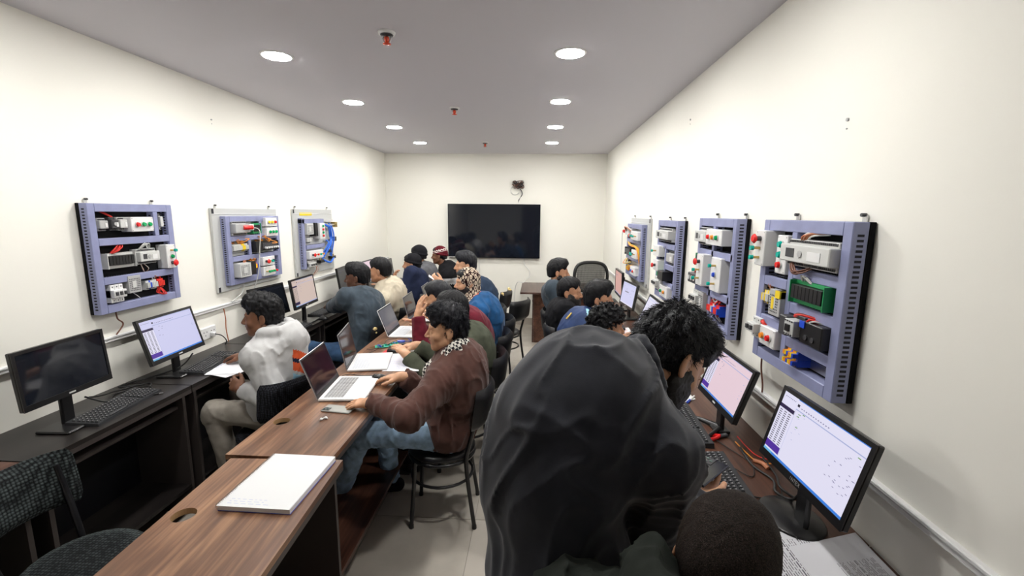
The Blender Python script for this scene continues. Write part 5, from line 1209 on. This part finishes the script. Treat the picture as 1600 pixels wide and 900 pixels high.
        G.ell(Pl(0, -.075, -.02), HF, np.array((.060+ss*.5, .030+ss, .060))*s, .03)
        hl = hr.get('line', .0)
        G.ell(Pl(0, .110, -.012+hl), HF, np.array((.064, .060, .094))*s, .010, 's')
        for q in (-1, 1):
            G.ell(Pl(q*.082, .052, -.012+hl), HF, np.array((.036, .046, .068))*s, .010, 's'); G.ell(Pl(q*.085, -.006, -.014), HF, np.array((.028, .022, .040))*s, .006, 's')
        G.cut(Pl(0, -.06, -.050+hr.get('nape', 0)), -HF[2]*.9-HF[1]*.15); 
        G.cut(Pl(0, .0, -.032), -HF[2]*.75+HF[1]*.66)
        am = hr.get('rough', .0032); oo = seed*1.7
        def hw(X, Y, Z):
            x, y, z = X-hc[0], Y-hc[1], Z-hc[2]; lx = x*HF[0, 0]+y*HF[0, 1]+z*HF[0, 2]; ly = x*HF[1, 0]+y*HF[1, 1]+z*HF[1, 2]; lz = x*HF[2, 0]+y*HF[2, 1]+z*HF[2, 2]
            th = np.arctan2(lx-.015, ly+.05); w = vnoise(lx*40+oo, ly*40, lz*40)*.35
            a = vnoise(th*9+w*2+oo, lz*16+oo, w)*.9+vnoise(th*22+oo+w*3, lz*30, ly*10+oo)*.5; b_ = vnoise(lx*75+oo, ly*75, lz*75)
            return -am*(a*1.3+b_*hr.get('curl', .25)*2.0)
        G.warp(hw, .02)
        Ph, Qh = G.mesh(); mk('hair', Ph, Qh, [hm], base)
        if hr.get('n'):
            cr_ = np.array((0, -.05, .13))
            def flow(p):
                d = p-cr_*s; d[:, 2] *= .6; d[:, 1] += .01; d[:, 0] += .3*d[:, 1]*hr.get('part', .2); return d
            strands(Ph, Qh, HF, hc, hr['n'], hr.get('len', .022), seed, flow, base, hr.get('smat', hm), rad=hr.get('rad', .0011), lift=hr.get('lift', .3), region=lambda p: ~((p[:, 1] > .045) & (p[:, 2] < .085+hr.get('fr', 0))) & (p[:, 2] > -.035))
    if sp.get('beard'):
        bt = sp['beard']; G = Grid(hc-.16*s, hc+.16*s, hh); 
        G.ell(Pl(0, .030, -.015), HF, (np.array((.064, .066, .085))+bt*.4)*s, 0); G.ell(Pl(0, .040, -.060), HF, (np.array((.050, .052, .052))+bt)*s, .03)
        for q in (-1, 1): G.cap(Pl(q*.054, .0, -.055), Pl(q*.020, .066, -.098), (.018+bt)*s, (.016+bt)*s, .022*s)
        G.cap(Pl(-.012, .070, -.098-bt), Pl(.012, .070, -.098-bt), (.0175+bt)*s, (.0175+bt)*s, .012*s)
        G.cut(Pl(0, .07, -.026), HF[2]*.8+HF[1]*.45, k=.006)
        for q in (-1, 1): G.ell(Pl(q*.040, .085, -.022), HF, np.array((.026, .032, .030))*s, .01, 's')
        G.ell(Pl(0, .102, -.062), HF, np.array((.021, .016, .0085))*s, .004, 's'); G.cut(Pl(0, -.018, 0), -HF[1])
        G.ell(Pl(0, .11, -.03), HF, np.array((.016, .02, .016))*s, .005, 's')
        G.warp(waves(seed+5, (.012, .008), .0022), .02); Pq, Qq = G.mesh(); mk('beard', Pq, Qq, ['beard'], base)
        if sp.get('beard_n'): strands(Pq, Qq, HF, hc, sp['beard_n'], .010, seed+1, lambda p: np.tile(np.array((0, .3, -1.)), (len(p), 1)), base, 'beard', 'beard_strands', .0006, .4)
    elif sp.get('stache'):
        G = Grid(Pl(0, .095, -.048)-.045, Pl(0, .095, -.048)+.045, .003); G.cap(Pl(-.020, .090, -.052), Pl(0, .098, -.047), .003, .0042, 0); G.cap(Pl(.020, .090, -.052), Pl(0, .098, -.047), .003, .0042, .003); Pq, Qq = G.mesh(); mk('moustache', Pq, Qq, ['beard'], base)
    if sp.get('beanie'):
        bn = sp['beanie']; G = Grid(hc-.19*s, hc+.19*s, hh); F2 = frame(HF[1]*.97+HF[2]*.24, HF[2]*.97-HF[1]*.24)
        G.ell(Pl(0, -.018, .052), F2, np.array((.086, .106, .094))*s, 0); G.cut(Pl(0, 0, .018), -F2[2], k=.004)
        for a in range(20):
            c0, c1 = a*2*PI/20, (a+1)*2*PI/20; q = lambda c: Pl(0, -.016, .034)+F2[0]*math.cos(c)*.081*s+F2[1]*math.sin(c)*.101*s
            G.cap(q(c0), q(c1), .014, .014, .006)
        G.warp(waves(seed+4, (.05, .012), .0018), .02); Pc, Qc = G.mesh(); lc = (Pc[Qc].mean(1)-hc)@HF.T/s; mi = None; ms = [bn['mat']]
        if bn.get('band'): ms = [bn['mat'], bn['band']]; zz = lc@np.array((0, .25, 1.)); mi = ((np.abs(zz-.082-.006*np.sin(np.arctan2(lc[:, 1], lc[:, 0])*14)) < .007) | (np.abs(zz-.060) < .003)).astype(int)
        mk('beanie', Pc, Qc, ms, base, mi)
    if sp.get('scarf'):
        m_ = sp['scarf']; G = Grid(N-.40, N+.24, .006*fz); up2 = nv(hc-N)
        for lp in range(3):
            rr_ = .088+.018*lp; oz = .060-.034*lp
            for a in range(18):
                c0, c1 = a*2*PI/18, (a+1)*2*PI/18; q = lambda c: N+up2*(oz+.018*math.sin(2*c+lp)-.05*max(0, math.sin(c))*(1+.4*lp))+fN[0]*math.cos(c)*rr_+fN[1]*(math.sin(c)*rr_*1.08+.025)
                G.cap(q(c0), q(c1), .030, .030, .012)
        a0 = N+fN[1]*.115-fN[0]*.02-fN[2]*.03; dr_ = [N+fN[1]*.10-fN[0]*.055+up2*.01]+[B(t_)+cf(t_)[1]*(.150+.02*(1-t_))-cf(t_)[0]*.045 for t_ in (.88, .74, .60, .46)]
        for i_ in range(4): G.cap(dr_[i_], dr_[i_+1], .038, .036, .02)
        dr_ = [N+fN[1]*.10+fN[0]*.05+up2*.01]+[B(t_)+cf(t_)[1]*(.145+.02*(1-t_))+cf(t_)[0]*.045 for t_ in (.88, .70, .56)]
        for i_ in range(3): G.cap(dr_[i_], dr_[i_+1], .036, .034, .02)
        G.warp(waves(seed+6, (.045, .022), .005), .02); Pc, Qc = G.mesh(); mk('scarf', Pc, Qc, [m_], base)
    if sp.get('headscarf'):
        m_ = sp['headscarf']; G = Grid(hc-.24, hc+.22, .006*fz)
        G.ell(Pl(0, -.016, .045), HF, np.array((.092, .108, .098))*s, 0); G.ell(Pl(0, -.05, -.03), HF, np.array((.080, .075, .11))*s, .04); G.cap(Pl(0, -.02, -.10), N+fN[1]*.03-fN[2]*.02, .075, .105, .05)
        for a in range(14):
            c0, c1 = a*2*PI/14, (a+1)*2*PI/14; q = lambda c: N+up*(.015)+fN[0]*math.cos(c)*.085+fN[1]*(math.sin(c)*.09+.03)-up*(.05*max(0, math.sin(c))); G.cap(q(c0), q(c1), .03, .03, .02)
        G.ell(Pl(0, .115, -.025), HF, np.array((.070, .068, .088))*s, .012, 's'); G.warp(waves(seed+6, (.06, .03), .005), .02); Pc, Qc = G.mesh(); mk('headscarf', Pc, Qc, [m_], base)
    for fn in sp.get('more', ()): fn(base, dict(Pl=Pl, HF=HF, hc=hc, N=N, fN=fN, B=B, cf=cf, S=Ssh, E=El, W=Wr, hip=hip, F=Ft, K=Kn))
    PEOPLE_AT.append(base); return base
def cloth(name, c, noise=.10, rough=.9, sheen=.0, c2=None, bs=420, bump=.25):
    mat(name, c, rough, spec=.2, noise=noise, nscale=14, bump=bump, bscale=bs, sheen=sheen, bdist=.0012)
cloth('cloth_charcoal', (.023, .025, .034), .18, sheen=.25); cloth('cloth_dark', (.012, .012, .015)); cloth('cloth_brown', (.085, .038, .030), .15, sheen=.15)
cloth('cloth_hoodie', (.52, .52, .52), .06, sheen=.1); cloth('cloth_khaki', (.34, .31, .27), .12); cloth('cloth_slate', (.045, .062, .080), .15, sheen=.1); cloth('cloth_cream', (.55, .49, .38), .08)
cloth('cloth_navy', (.014, .020, .050), .15); cloth('cloth_navy2', (.022, .038, .070), .15); cloth('cloth_grey', (.10, .10, .11), .2); cloth('cloth_black', (.008, .008, .010)); cloth('cloth_white', (.6, .6, .62))
cloth('cloth_blue', (.012, .075, .20), .2, sheen=.1); cloth('cloth_maroon', (.12, .008, .020), .2, sheen=.1); cloth('cloth_olive', (.065, .072, .050), .2); cloth('cloth_track', (.016, .036, .11), .15, rough=.55)
cloth('cloth_green_black', (.018, .022, .018), .2); cloth('cloth_orange', (.75, .12, .04)); cloth('cloth_ltblue', (.35, .62, .80)); cloth('cloth_gold', (.6, .42, .1)); cloth('knit_black', (.010, .010, .013), bs=160, bump=.8); cloth('knit_maroon', (.11, .010, .018), bs=160, bump=.8); cloth('cloth_blue_dark', (.015, .035, .07))
cloth('jeans_light', (.30, .43, .58), .35); cloth('jeans_dark', (.035, .075, .15), .3); cloth('knit_white', (.65, .62, .58))
def patterned(name, c1, c2, kind, sc):
    m = bpy.data.materials.new(name); m.use_nodes = True; nt = m.node_tree; b = nt.nodes['Principled BSDF']; L = nt.links.new
    tc = nt.nodes.new('ShaderNodeTexCoord'); mp = nt.nodes.new('ShaderNodeMapping'); L(tc.outputs['Object'], mp.inputs[0]); mp.inputs['Rotation'].default_value = (.5, .6, .75)
    if kind == 'check':
        t = nt.nodes.new('ShaderNodeTexChecker'); t.inputs['Scale'].default_value = sc; t.inputs[1].default_value = (*c1, 1); t.inputs[2].default_value = (*c2, 1); L(mp.outputs[0], t.inputs[0]); L(t.outputs[0], b.inputs['Base Color'])
    else:
        mp.inputs['Rotation'].default_value = (0, 0, .2); mp.inputs['Scale'].default_value = (1, 1, .62)
        t = nt.nodes.new('ShaderNodeTexVoronoi'); t.inputs['Scale'].default_value = sc; t.inputs['Randomness'].default_value = .15; L(mp.outputs[0], t.inputs[0])
        r = nt.nodes.new('ShaderNodeValToRGB'); r.color_ramp.interpolation = 'CONSTANT'; e = r.color_ramp.elements; e[0].color = (.10, .012, .015, 1); e[1].position = .16; e[1].color = (*c1, 1); k = e.new(.42); k.color = (*c2, 1); k = e.new(.62); k.color = (*c1, 1)
        L(t.outputs['Distance'], r.inputs[0]); L(r.outputs[0], b.inputs['Base Color'])
    b.inputs['Roughness'].default_value = .9; b.inputs['Specular IOR Level'].default_value = .2; M[name] = m
patterned('scarf_check', (.72, .70, .64), (.015, .015, .018), 'check', 62); patterned('scarf_motif', (.62, .52, .40), (.03, .012, .012), 'motif', 30)

LEFT = (-1, 0, 0); RIGHT = (1, 0, 0)
# ---- the man in the brown jacket, checked scarf and light jeans
person(dict(label='young man in brown jacket and checked scarf, light jeans, typing on nearest laptop', seed=11, fine=.85, hip=(-.50, 2.47, .56), face=LEFT, head=(-.50, 2.45, 1.158), look=(-.95, -.28, -.30), spine=(-.435, 2.46, .84),
    hand_l=(-.835, 2.165, .832), hd_l=(-1, .12, -.12), pn_l=(0, .1, -1), curl_l=.42, hand_r=(-.79, 2.53, .838), hd_r=(-1, .06, -.10), pn_r=(0, -.1, -1), curl_r=.5, elbow_l=(.15, -1, -.30), elbow_r=(.2, .3, -1), shf=.05,
    knee_l=(-.98, 2.33, .57), foot_l=(-1.17, 2.40, .10), knee_r=(-.93, 2.60, .56), foot_r=(-.93, 2.66, .09), trousers='jeans_light', shoes='cloth_dark', ht=.009, skin='skin_tan', hh=.004, hs=.0032,
    garment=dict(mat='cloth_brown', thick=.022, h=.0085, amp=.0075, fat=1.04, collar=.072, collar_h=.02, hem=.15), scarf='scarf_check',
    hair=dict(mat='hair_blue', top=.034, side=.009, quiff=1, rough=.0058, n=5000, len=.028, part=.5, lift=.45), stache=True))
# ---- hoodie
def hood_extra(base, k):
    # printed orange and blue patch on the back, drawstrings
    b = MB(); o = Vector(base.location); N, fN = k['N'], k['fN']
    for s_ in (-1, 1):
        p = N+fN[1]*.10+fN[0]*s_*.03-fN[2]*.03; b.tube(spline([Vector(p)-o, Vector(p+np.array((-.03, 0, -.10)))-o, Vector(p+np.array((-.02, 0, -.26)))-o], 5), .0035, 'wire_white', 6)
    b.build('drawstring', base)
def hood_paint(c, cf, B, N, hip, S, E, W):
    F = cf(.7); l = (c-B(.60))@F.T; mi = np.zeros(len(c), int); bk = (l[:, 1] < -.07)
    d = l[:, 2]+l[:, 0]*.55
    mi[bk & (np.abs(l[:, 0]) < .085) & (d > -.02) & (d < .035)] = 1; mi[bk & (np.abs(l[:, 0]) < .085) & (d > -.045) & (d < -.02)] = 3
    mi[bk & (np.abs(l[:, 0]) < .085) & (d > -.10) & (d < -.045)] = 1; mi[bk & (np.abs(l[:, 0]) < .085) & (d > -.155) & (d < -.12)] = 2
    return ['cloth_hoodie', 'cloth_orange', 'cloth_ltblue', 'cloth_navy'], mi
person(dict(label='man in pale grey hoodie and khaki trousers seated at the left desk, hand on mouse', seed=21, hip=(-1.675, 2.645, .56), neck=(-1.625, 2.655, 1.025), face=(-1, .04, 0), head=(-1.70, 2.66, 1.155), look=(-.92, -.34, -.12), spine=(-1.61, 2.655, .85),
    hand_l=(-1.74, 2.47, .75), hd_l=(-.75, .25, .25), pn_l=(.2, .8, -.3), curl_l=1.2, hand_r=(-1.95, 2.83, .845), hd_r=(-1, .10, -.15), pn_r=(0, 0, -1), curl_r=.55, elbow_l=(1, -.2, .1), elbow_r=(.1, .5, -1), shf=.0,
    knee_l=(-1.97, 2.52, .58), foot_l=(-1.88, 2.52, .10), knee_r=(-1.98, 2.80, .60), foot_r=(-1.92, 2.84, .10), trousers='cloth_khaki', ht=.010, skin='skin_dark', hh=.0045, hs=.004,
    garment=dict(mat='cloth_hoodie', thick=.022, h=.009, amp=.006, hood=True, rib=True, name='hoodie', paint=hood_paint, collar=.070), more=(hood_extra,),
    hair=dict(mat='hair_black', top=.030, side=.006, quiff=1, rough=.0042, curl=.6, n=3500, len=.011, lift=.7), stache=True))
# ---- blue-grey jacket
person(dict(label='man in blue-grey jacket and jeans leaning on the left desk before the grey monitor', seed=31, fine=1.15, hip=(-1.58, 3.86, .56), face=LEFT, head=(-1.655, 4.05, 1.205), look=(-.97, -.10, -.10), spine=(-1.53, 3.92, .87),
    hand_l=(-2.08, 4.33, .845), hd_l=(-.7, .7, -.05), curl_l=.6, hand_r=(-2.12, 4.72, .845), hd_r=(-.9, .5, -.1), curl_r=.6, elbow_l=(-.1, -.9, -.6), elbow_r=(.1, .6, -1), shf=.06,
    knee_l=(-1.98, 3.76, .60), foot_l=(-1.90, 3.80, .1), trousers='jeans_dark', skin='skin_deep', garment=dict(mat='cloth_slate', thick=.022, h=.009, amp=.007, collar_h=.02),
    hair=dict(mat='hair_black', top=.020, side=.006, quiff=1, rough=.004, n=900, len=.012)))
# ---- cream jacket
person(dict(label='man in cream jacket with hand at his chin, seated behind the blue-grey jacket', seed=41, fine=1.2, hip=(-1.58, 4.62, .56), face=LEFT, head=(-1.62, 4.56, 1.205), look=(-.98, .0, -.22), spine=(-1.52, 4.6, .88),
    hand_l=(-1.82, 4.45, .99), hd_l=(.4, .3, 1), pn_l=(1, .3, 0), curl_l=.9, hand_r=(-1.95, 4.80, .845), elbow_l=(-.6, -.4, -1), garment=dict(mat='cloth_cream', thick=.026, h=.010, amp=.009, collar_h=.03),
    hair=dict(mat='hair_black', top=.018, side=.007, n=700, len=.014), skin='skin_mid', stache=True))
# ---- black beanie, navy jacket
person(dict(label='man in black beanie and navy jacket facing left, hand at his mouth', seed=51, fine=1.3, hip=(-1.57, 5.42, .56), face=LEFT, head=(-1.56, 5.55, 1.165), look=(-1, -.05, -.1), spine=(-1.50, 5.46, .87),
    hand_l=(-1.75, 5.38, .98), hd_l=(.2, .2, 1), pn_l=(1, .2, 0), curl_l=1.0, hand_r=(-1.95, 5.6, .845), elbow_l=(-.6, -.4, -1), garment=dict(mat='cloth_navy', thick=.024, h=.011, collar_h=.035), beanie=dict(mat='knit_black'),
    hair=dict(top=.004, side=.003), skin='skin_mid', beard=.006))
# ---- grey jacket, black cap
person(dict(label='man in dark grey jacket and black cap behind the black beanie', seed=61, fine=1.4, hip=(-1.57, 6.0, .56), face=LEFT, head=(-1.60, 6.02, 1.235), look=(-1, .1, -.1), spine=(-1.47, 6.0, .88),
    hand_l=(-1.95, 5.9, .845), hand_r=(-1.95, 6.2, .845), garment=dict(mat='cloth_grey', thick=.026, h=.012, collar_h=.03), beanie=dict(mat='knit_black'), hair=dict(top=.004, side=.003), skin='skin_dark'))
# ---- maroon beanie
person(dict(label='man in maroon beanie with a cream stripe and black jacket near the back wall', seed=71, fine=1.3, hip=(-1.32, 6.46, .56), face=LEFT, head=(-1.40, 6.42, 1.195), look=(-1, .0, -.05), spine=(-1.24, 6.46, .87),
    hand_l=(-1.62, 6.30, .86), hand_r=(-1.65, 6.6, .86), garment=dict(mat='cloth_black', thick=.022, h=.011, paint=lambda c, cf, B, N, hip, S, E, W: (['cloth_black', 'cloth_white'], ((c[:, 2] < N[2]-.13) & (c[:, 2] > N[2]-.22)).astype(int))), beanie=dict(mat='knit_maroon', band='knit_white'), hair=dict(top=.004, side=.003), skin='skin_dark'))
bistro('padded_chair', -1.30, 6.50, R(-90), 'black chair under the man with the maroon beanie')
# ---- navy jacket below the television
person(dict(label='man in navy jacket holding small papers, seated below the television', seed=81, fine=1.15, hip=(-.60, 4.66, .56), face=LEFT, head=(-.745, 4.67, 1.265), look=(-.95, -.32, -.34), spine=(-.53, 4.66, .87),
    hand_l=(-.95, 4.46, 1.10), hd_l=(-.8, .1, .45), pn_l=(.3, .9, 0), curl_l=1.1, hand_r=(-1.0, 4.72, .90), curl_r=.8, elbow_l=(-.2, -.6, -1), garment=dict(mat='cloth_navy2', thick=.022, h=.0095, amp=.007, collar_h=.025),
    hair=dict(mat='hair_blue', top=.030, side=.008, quiff=1, n=1200, len=.022), skin='skin_tan'))
b = MB(); T_ = Matrix.Translation((-1.05, 4.47, 1.155)) @ Matrix.Rotation(R(35), 4, 'Y') @ Matrix.Rotation(R(15), 4, 'Z')
b.box((-.045, -.035, 0), (.045, .035, .001), 'paper', T_); b.box((-.03, -.045, .0012), (.05, .02, .0022), 'paper', T_); tag(b.build('note_paper'), 'small white slips held up by the man in the navy jacket', 'paper')
# ---- headscarf
person(dict(label='man in patterned headscarf and blue sweater with a red collar', seed=91, fine=1.1, hip=(-.50, 4.10, .56), face=LEFT, head=(-.635, 4.06, 1.175), look=(-.88, -.45, -.28), spine=(-.44, 4.08, .83),
    hand_l=(-.92, 3.95, .845), hand_r=(-.95, 4.25, .845), garment=dict(mat='cloth_blue', thick=.026, h=.009, amp=.007, collar_h=.02, paint=lambda c, cf, B, N, hip, S, E, W: (['cloth_blue', 'cloth_orange'], ((c[:, 2] > N[2]-.045) & (np.linalg.norm(c-N, axis=1) < .115)).astype(int))),
    headscarf='scarf_motif', hair=dict(top=.004, side=.002), skin='skin_tan', beard=.003))
# ---- maroon sweater, head in hand
person(dict(label='man in maroon sweater resting his forehead on his raised hand', seed=101, fine=1.0, hip=(-.50, 3.60, .56), face=LEFT, head=(-.790, 3.53, 1.125), look=(-1, -.15, -.55), spine=(-.50, 3.58, .86),
    hand_l=(-.915, 3.385, 1.015), hd_l=(.12, .28, 1), pn_l=(.75, .65, 0), curl_l=.35, spread=1.6, hand_r=(-1.0, 3.72, .845), elbow_l=(-.9, -.3, -1), shf=.05, garment=dict(mat='cloth_maroon', thick=.016, h=.009, amp=.005, collar_h=.015, name='sweater'),
    hair=dict(mat='hair_blue', top=.020, side=.007, n=1500, len=.016), skin='skin_tan', beard=.002))
# ---- olive jacket
person(dict(label='man in olive jacket half hidden behind the brown jacket, hand on mouse', seed=111, fine=1.1, hip=(-.46, 3.03, .56), face=LEFT, head=(-.585, 3.05, 1.125), look=(-1, .05, -.45), spine=(-.42, 3.03, .83),
    hand_l=(-.86, 2.90, .845), hand_r=(-.865, 3.155, .845), hd_r=(-1, -.05, -.08), curl_r=.6, elbow_r=(.1, -.1, -1), garment=dict(mat='cloth_olive', thick=.020, h=.010, collar_h=.02), scarf='scarf_check',
    hair=dict(mat='hair_black', top=.026, side=.009, n=1500, len=.02), skin='skin_tan'))
# ---- right side
person(dict(label='man in slate blue shirt with a short beard, facing right beside the brown desk', seed=121, fine=1.1, hip=(.33, 4.55, .56), face=RIGHT, head=(.225, 4.68, 1.205), look=(1, -.04, .02), spine=(.24, 4.6, .88),
    hand_r=(.52, 4.45, .80), hand_l=(.66, 4.75, .845), garment=dict(mat='cloth_slate', thick=.014, h=.010, collar_h=.02), hair=dict(mat='hair_black', top=.022, side=.007, quiff=1, n=900, len=.014), skin='skin_mid', beard=.002))
person(dict(label='man in black jacket with a full dark beard and combed-back hair, facing right', seed=131, fine=1.05, hip=(.36, 3.95, .56), face=RIGHT, head=(.300, 4.02, 1.110), look=(.96, -.30, -.14), spine=(.26, 3.98, .83),
    hand_r=(.62, 3.85, .845), hand_l=(.66, 4.12, .845), garment=dict(mat='cloth_black', thick=.020, h=.010, collar_h=.02), hair=dict(mat='hair_black', top=.016, side=.005, line=.012, n=900, len=.014), skin='skin_mid', beard=.014, beard_n=900))
def track_paint(c, cf, B, N, hip, S, E, W):
    s_ = S['r']; e = E['r']; ax = nv(e-s_); l = c-s_; t = l@ax; Fc = cf(.85); d = l@Fc[1]; mi = np.zeros(len(c), int)
    nr = (c[:, 1] < hip[1]-.03) & (c[:, 2] > .86)
    mi[nr & (c[:, 0] > .372) & (c[:, 0] < .398)] = 1; mi[nr & (c[:, 0] > .412) & (c[:, 0] < .432)] = 2
    return ['cloth_track', 'cloth_ltblue', 'cloth_orange'], mi
def track_more(base, k):
    b = MB(); o = Vector(base.location); p = k['cf'](.75); c = k['B'](.72)-p[1]*.125+p[0]*.10
    for i, ch in enumerate(((0, .03, .02, .0), (0, .015, .0, -.03), (.02, .03, .02, -.03), (.0, 0, .02, 0))):
        q0 = Vector(c+p[0]*(ch[0]-.03)-p[1]*.012+p[2]*ch[1])-o; q1 = Vector(c+p[0]*(ch[2]-.03)-p[1]*.012+p[2]*ch[3])-o
        b.tube([q0, q1+Vector((0, 0, .001))], .004, 'cloth_gold', 6)
    b.build('gold_letters', base)
person(dict(label='man in blue tracksuit top with light blue stripe, looking down to the right', seed=141, fine=1.0, hip=(.36, 3.36, .56), face=RIGHT, head=(.478, 3.42, 1.165), look=(1, -.16, -.40), spine=(.31, 3.38, .87),
    hand_r=(.70, 3.20, .845), hand_l=(.72, 3.52, .845), shf=.03, garment=dict(mat='cloth_track', thick=.018, h=.0095, collar_h=.03, paint=track_paint, name='tracksuit_top'), more=(track_more,), hair=dict(mat='hair_black', top=.026, side=.006, quiff=1, n=1300, len=.018), skin='skin_mid', stache=True))
person(dict(label='man with curly black hair, head bowed, mostly hidden behind the bending man', seed=151, fine=1.1, hip=(.36, 2.74, .56), face=RIGHT, head=(.455, 2.86, 1.085), look=(1, .15, -.75), spine=(.30, 2.78, .84),
    hand_r=(.68, 2.66, .845), hand_l=(.70, 2.92, .845), shf=.04, garment=dict(mat='cloth_dark', h=.011), hair=dict(mat='hair_black', top=.026, side=.014, rough=.010, curl=1.0, n=3500, len=.018, lift=1.0), skin='skin_mid'))
# ---- the bending man
def charcoal_more(base, k): pass
person(dict(label='tall man in charcoal fleece bending over the right desk, holding a phone, dark beard', seed=161, fine=1.0, hip=(.085, .98, .92), face=(.78, .62, 0), head=(.378, 1.255, 1.405), look=(.90, .34, -.60), hup=(.55, .30, .78), spine=(.055, 1.05, 1.245), neck=(.250, 1.150, 1.405), right=(.66, -.75, -.05),
    hand_r=(.492, 1.285, .950), hd_r=(.55, .80, -.05), pn_r=(-.1, -.15, 1), curl_r=.75, elbow_r=(-.35, -.25, -1), hand_l=(.585, 1.66, .885), hd_l=(.75, .45, -.35), pn_l=(0, 0, -1), curl_l=.35, elbow_l=(-.3, .4, -1), wide=1.0, shf=.07,
    knee_r=(.12, .86, .50), foot_r=(.10, .78, .09), knee_l=(.02, 1.10, .50), foot_l=(.02, 1.10, .09), freeleg=1, legface=(.78, .62, 0), s=1.04, hh=.0035, hs=.003, skin='skin_tan', trousers='cloth_black',
    garment=dict(mat='cloth_charcoal', thick=.024, h=.0070, amp=.007, lam=(.11, .06), fat=1.03, collar=.074, collar_h=.045, hem=.20, cuff=.01, name='fleece'),
    hair=dict(mat='hair_blue', top=.026, side=.008, quiff=1, rough=.0055, fwd=.012, n=9000, len=.028, lift=.45, rad=.0010), beard=.009, beard_n=1600))
T_ = Matrix.Translation((.557, 1.375, .990)) @ Matrix.Rotation(R(-48), 4, 'Z') @ Matrix.Rotation(R(4), 4, 'X')
ph = phone('phone', T_ @ Matrix.Translation((0, 0, -.004)), 'black smartphone held in the hand of the bending man', 'black_gloss')
# ---- short-haired man at the bottom edge
person(dict(label='man with short dark hair seen from above at the bottom edge, dark green-black jacket', seed=171, fine=1.0, hip=(.16, .56, .56), face=(.62, .78, 0), head=(.350, .735, 1.175), look=(.50, .72, -.75), neck=(.275, .645, 1.115), spine=(.15, .55, .86),
    hand_r=(.66, .80, .845), hand_l=(.60, 1.05, .845), hh=.0035, s=1.02, garment=dict(mat='cloth_green_black', hood=True, thick=.03, h=.009, amp=.010, collar_h=.03, collar=.08), hair=dict(mat='hair_brown', top=.006, side=.004, rough=.0008, curl=.5, n=12000, len=.006, lift=.7, rad=.0006, smat='hair_tip'), skin='skin_mid'))
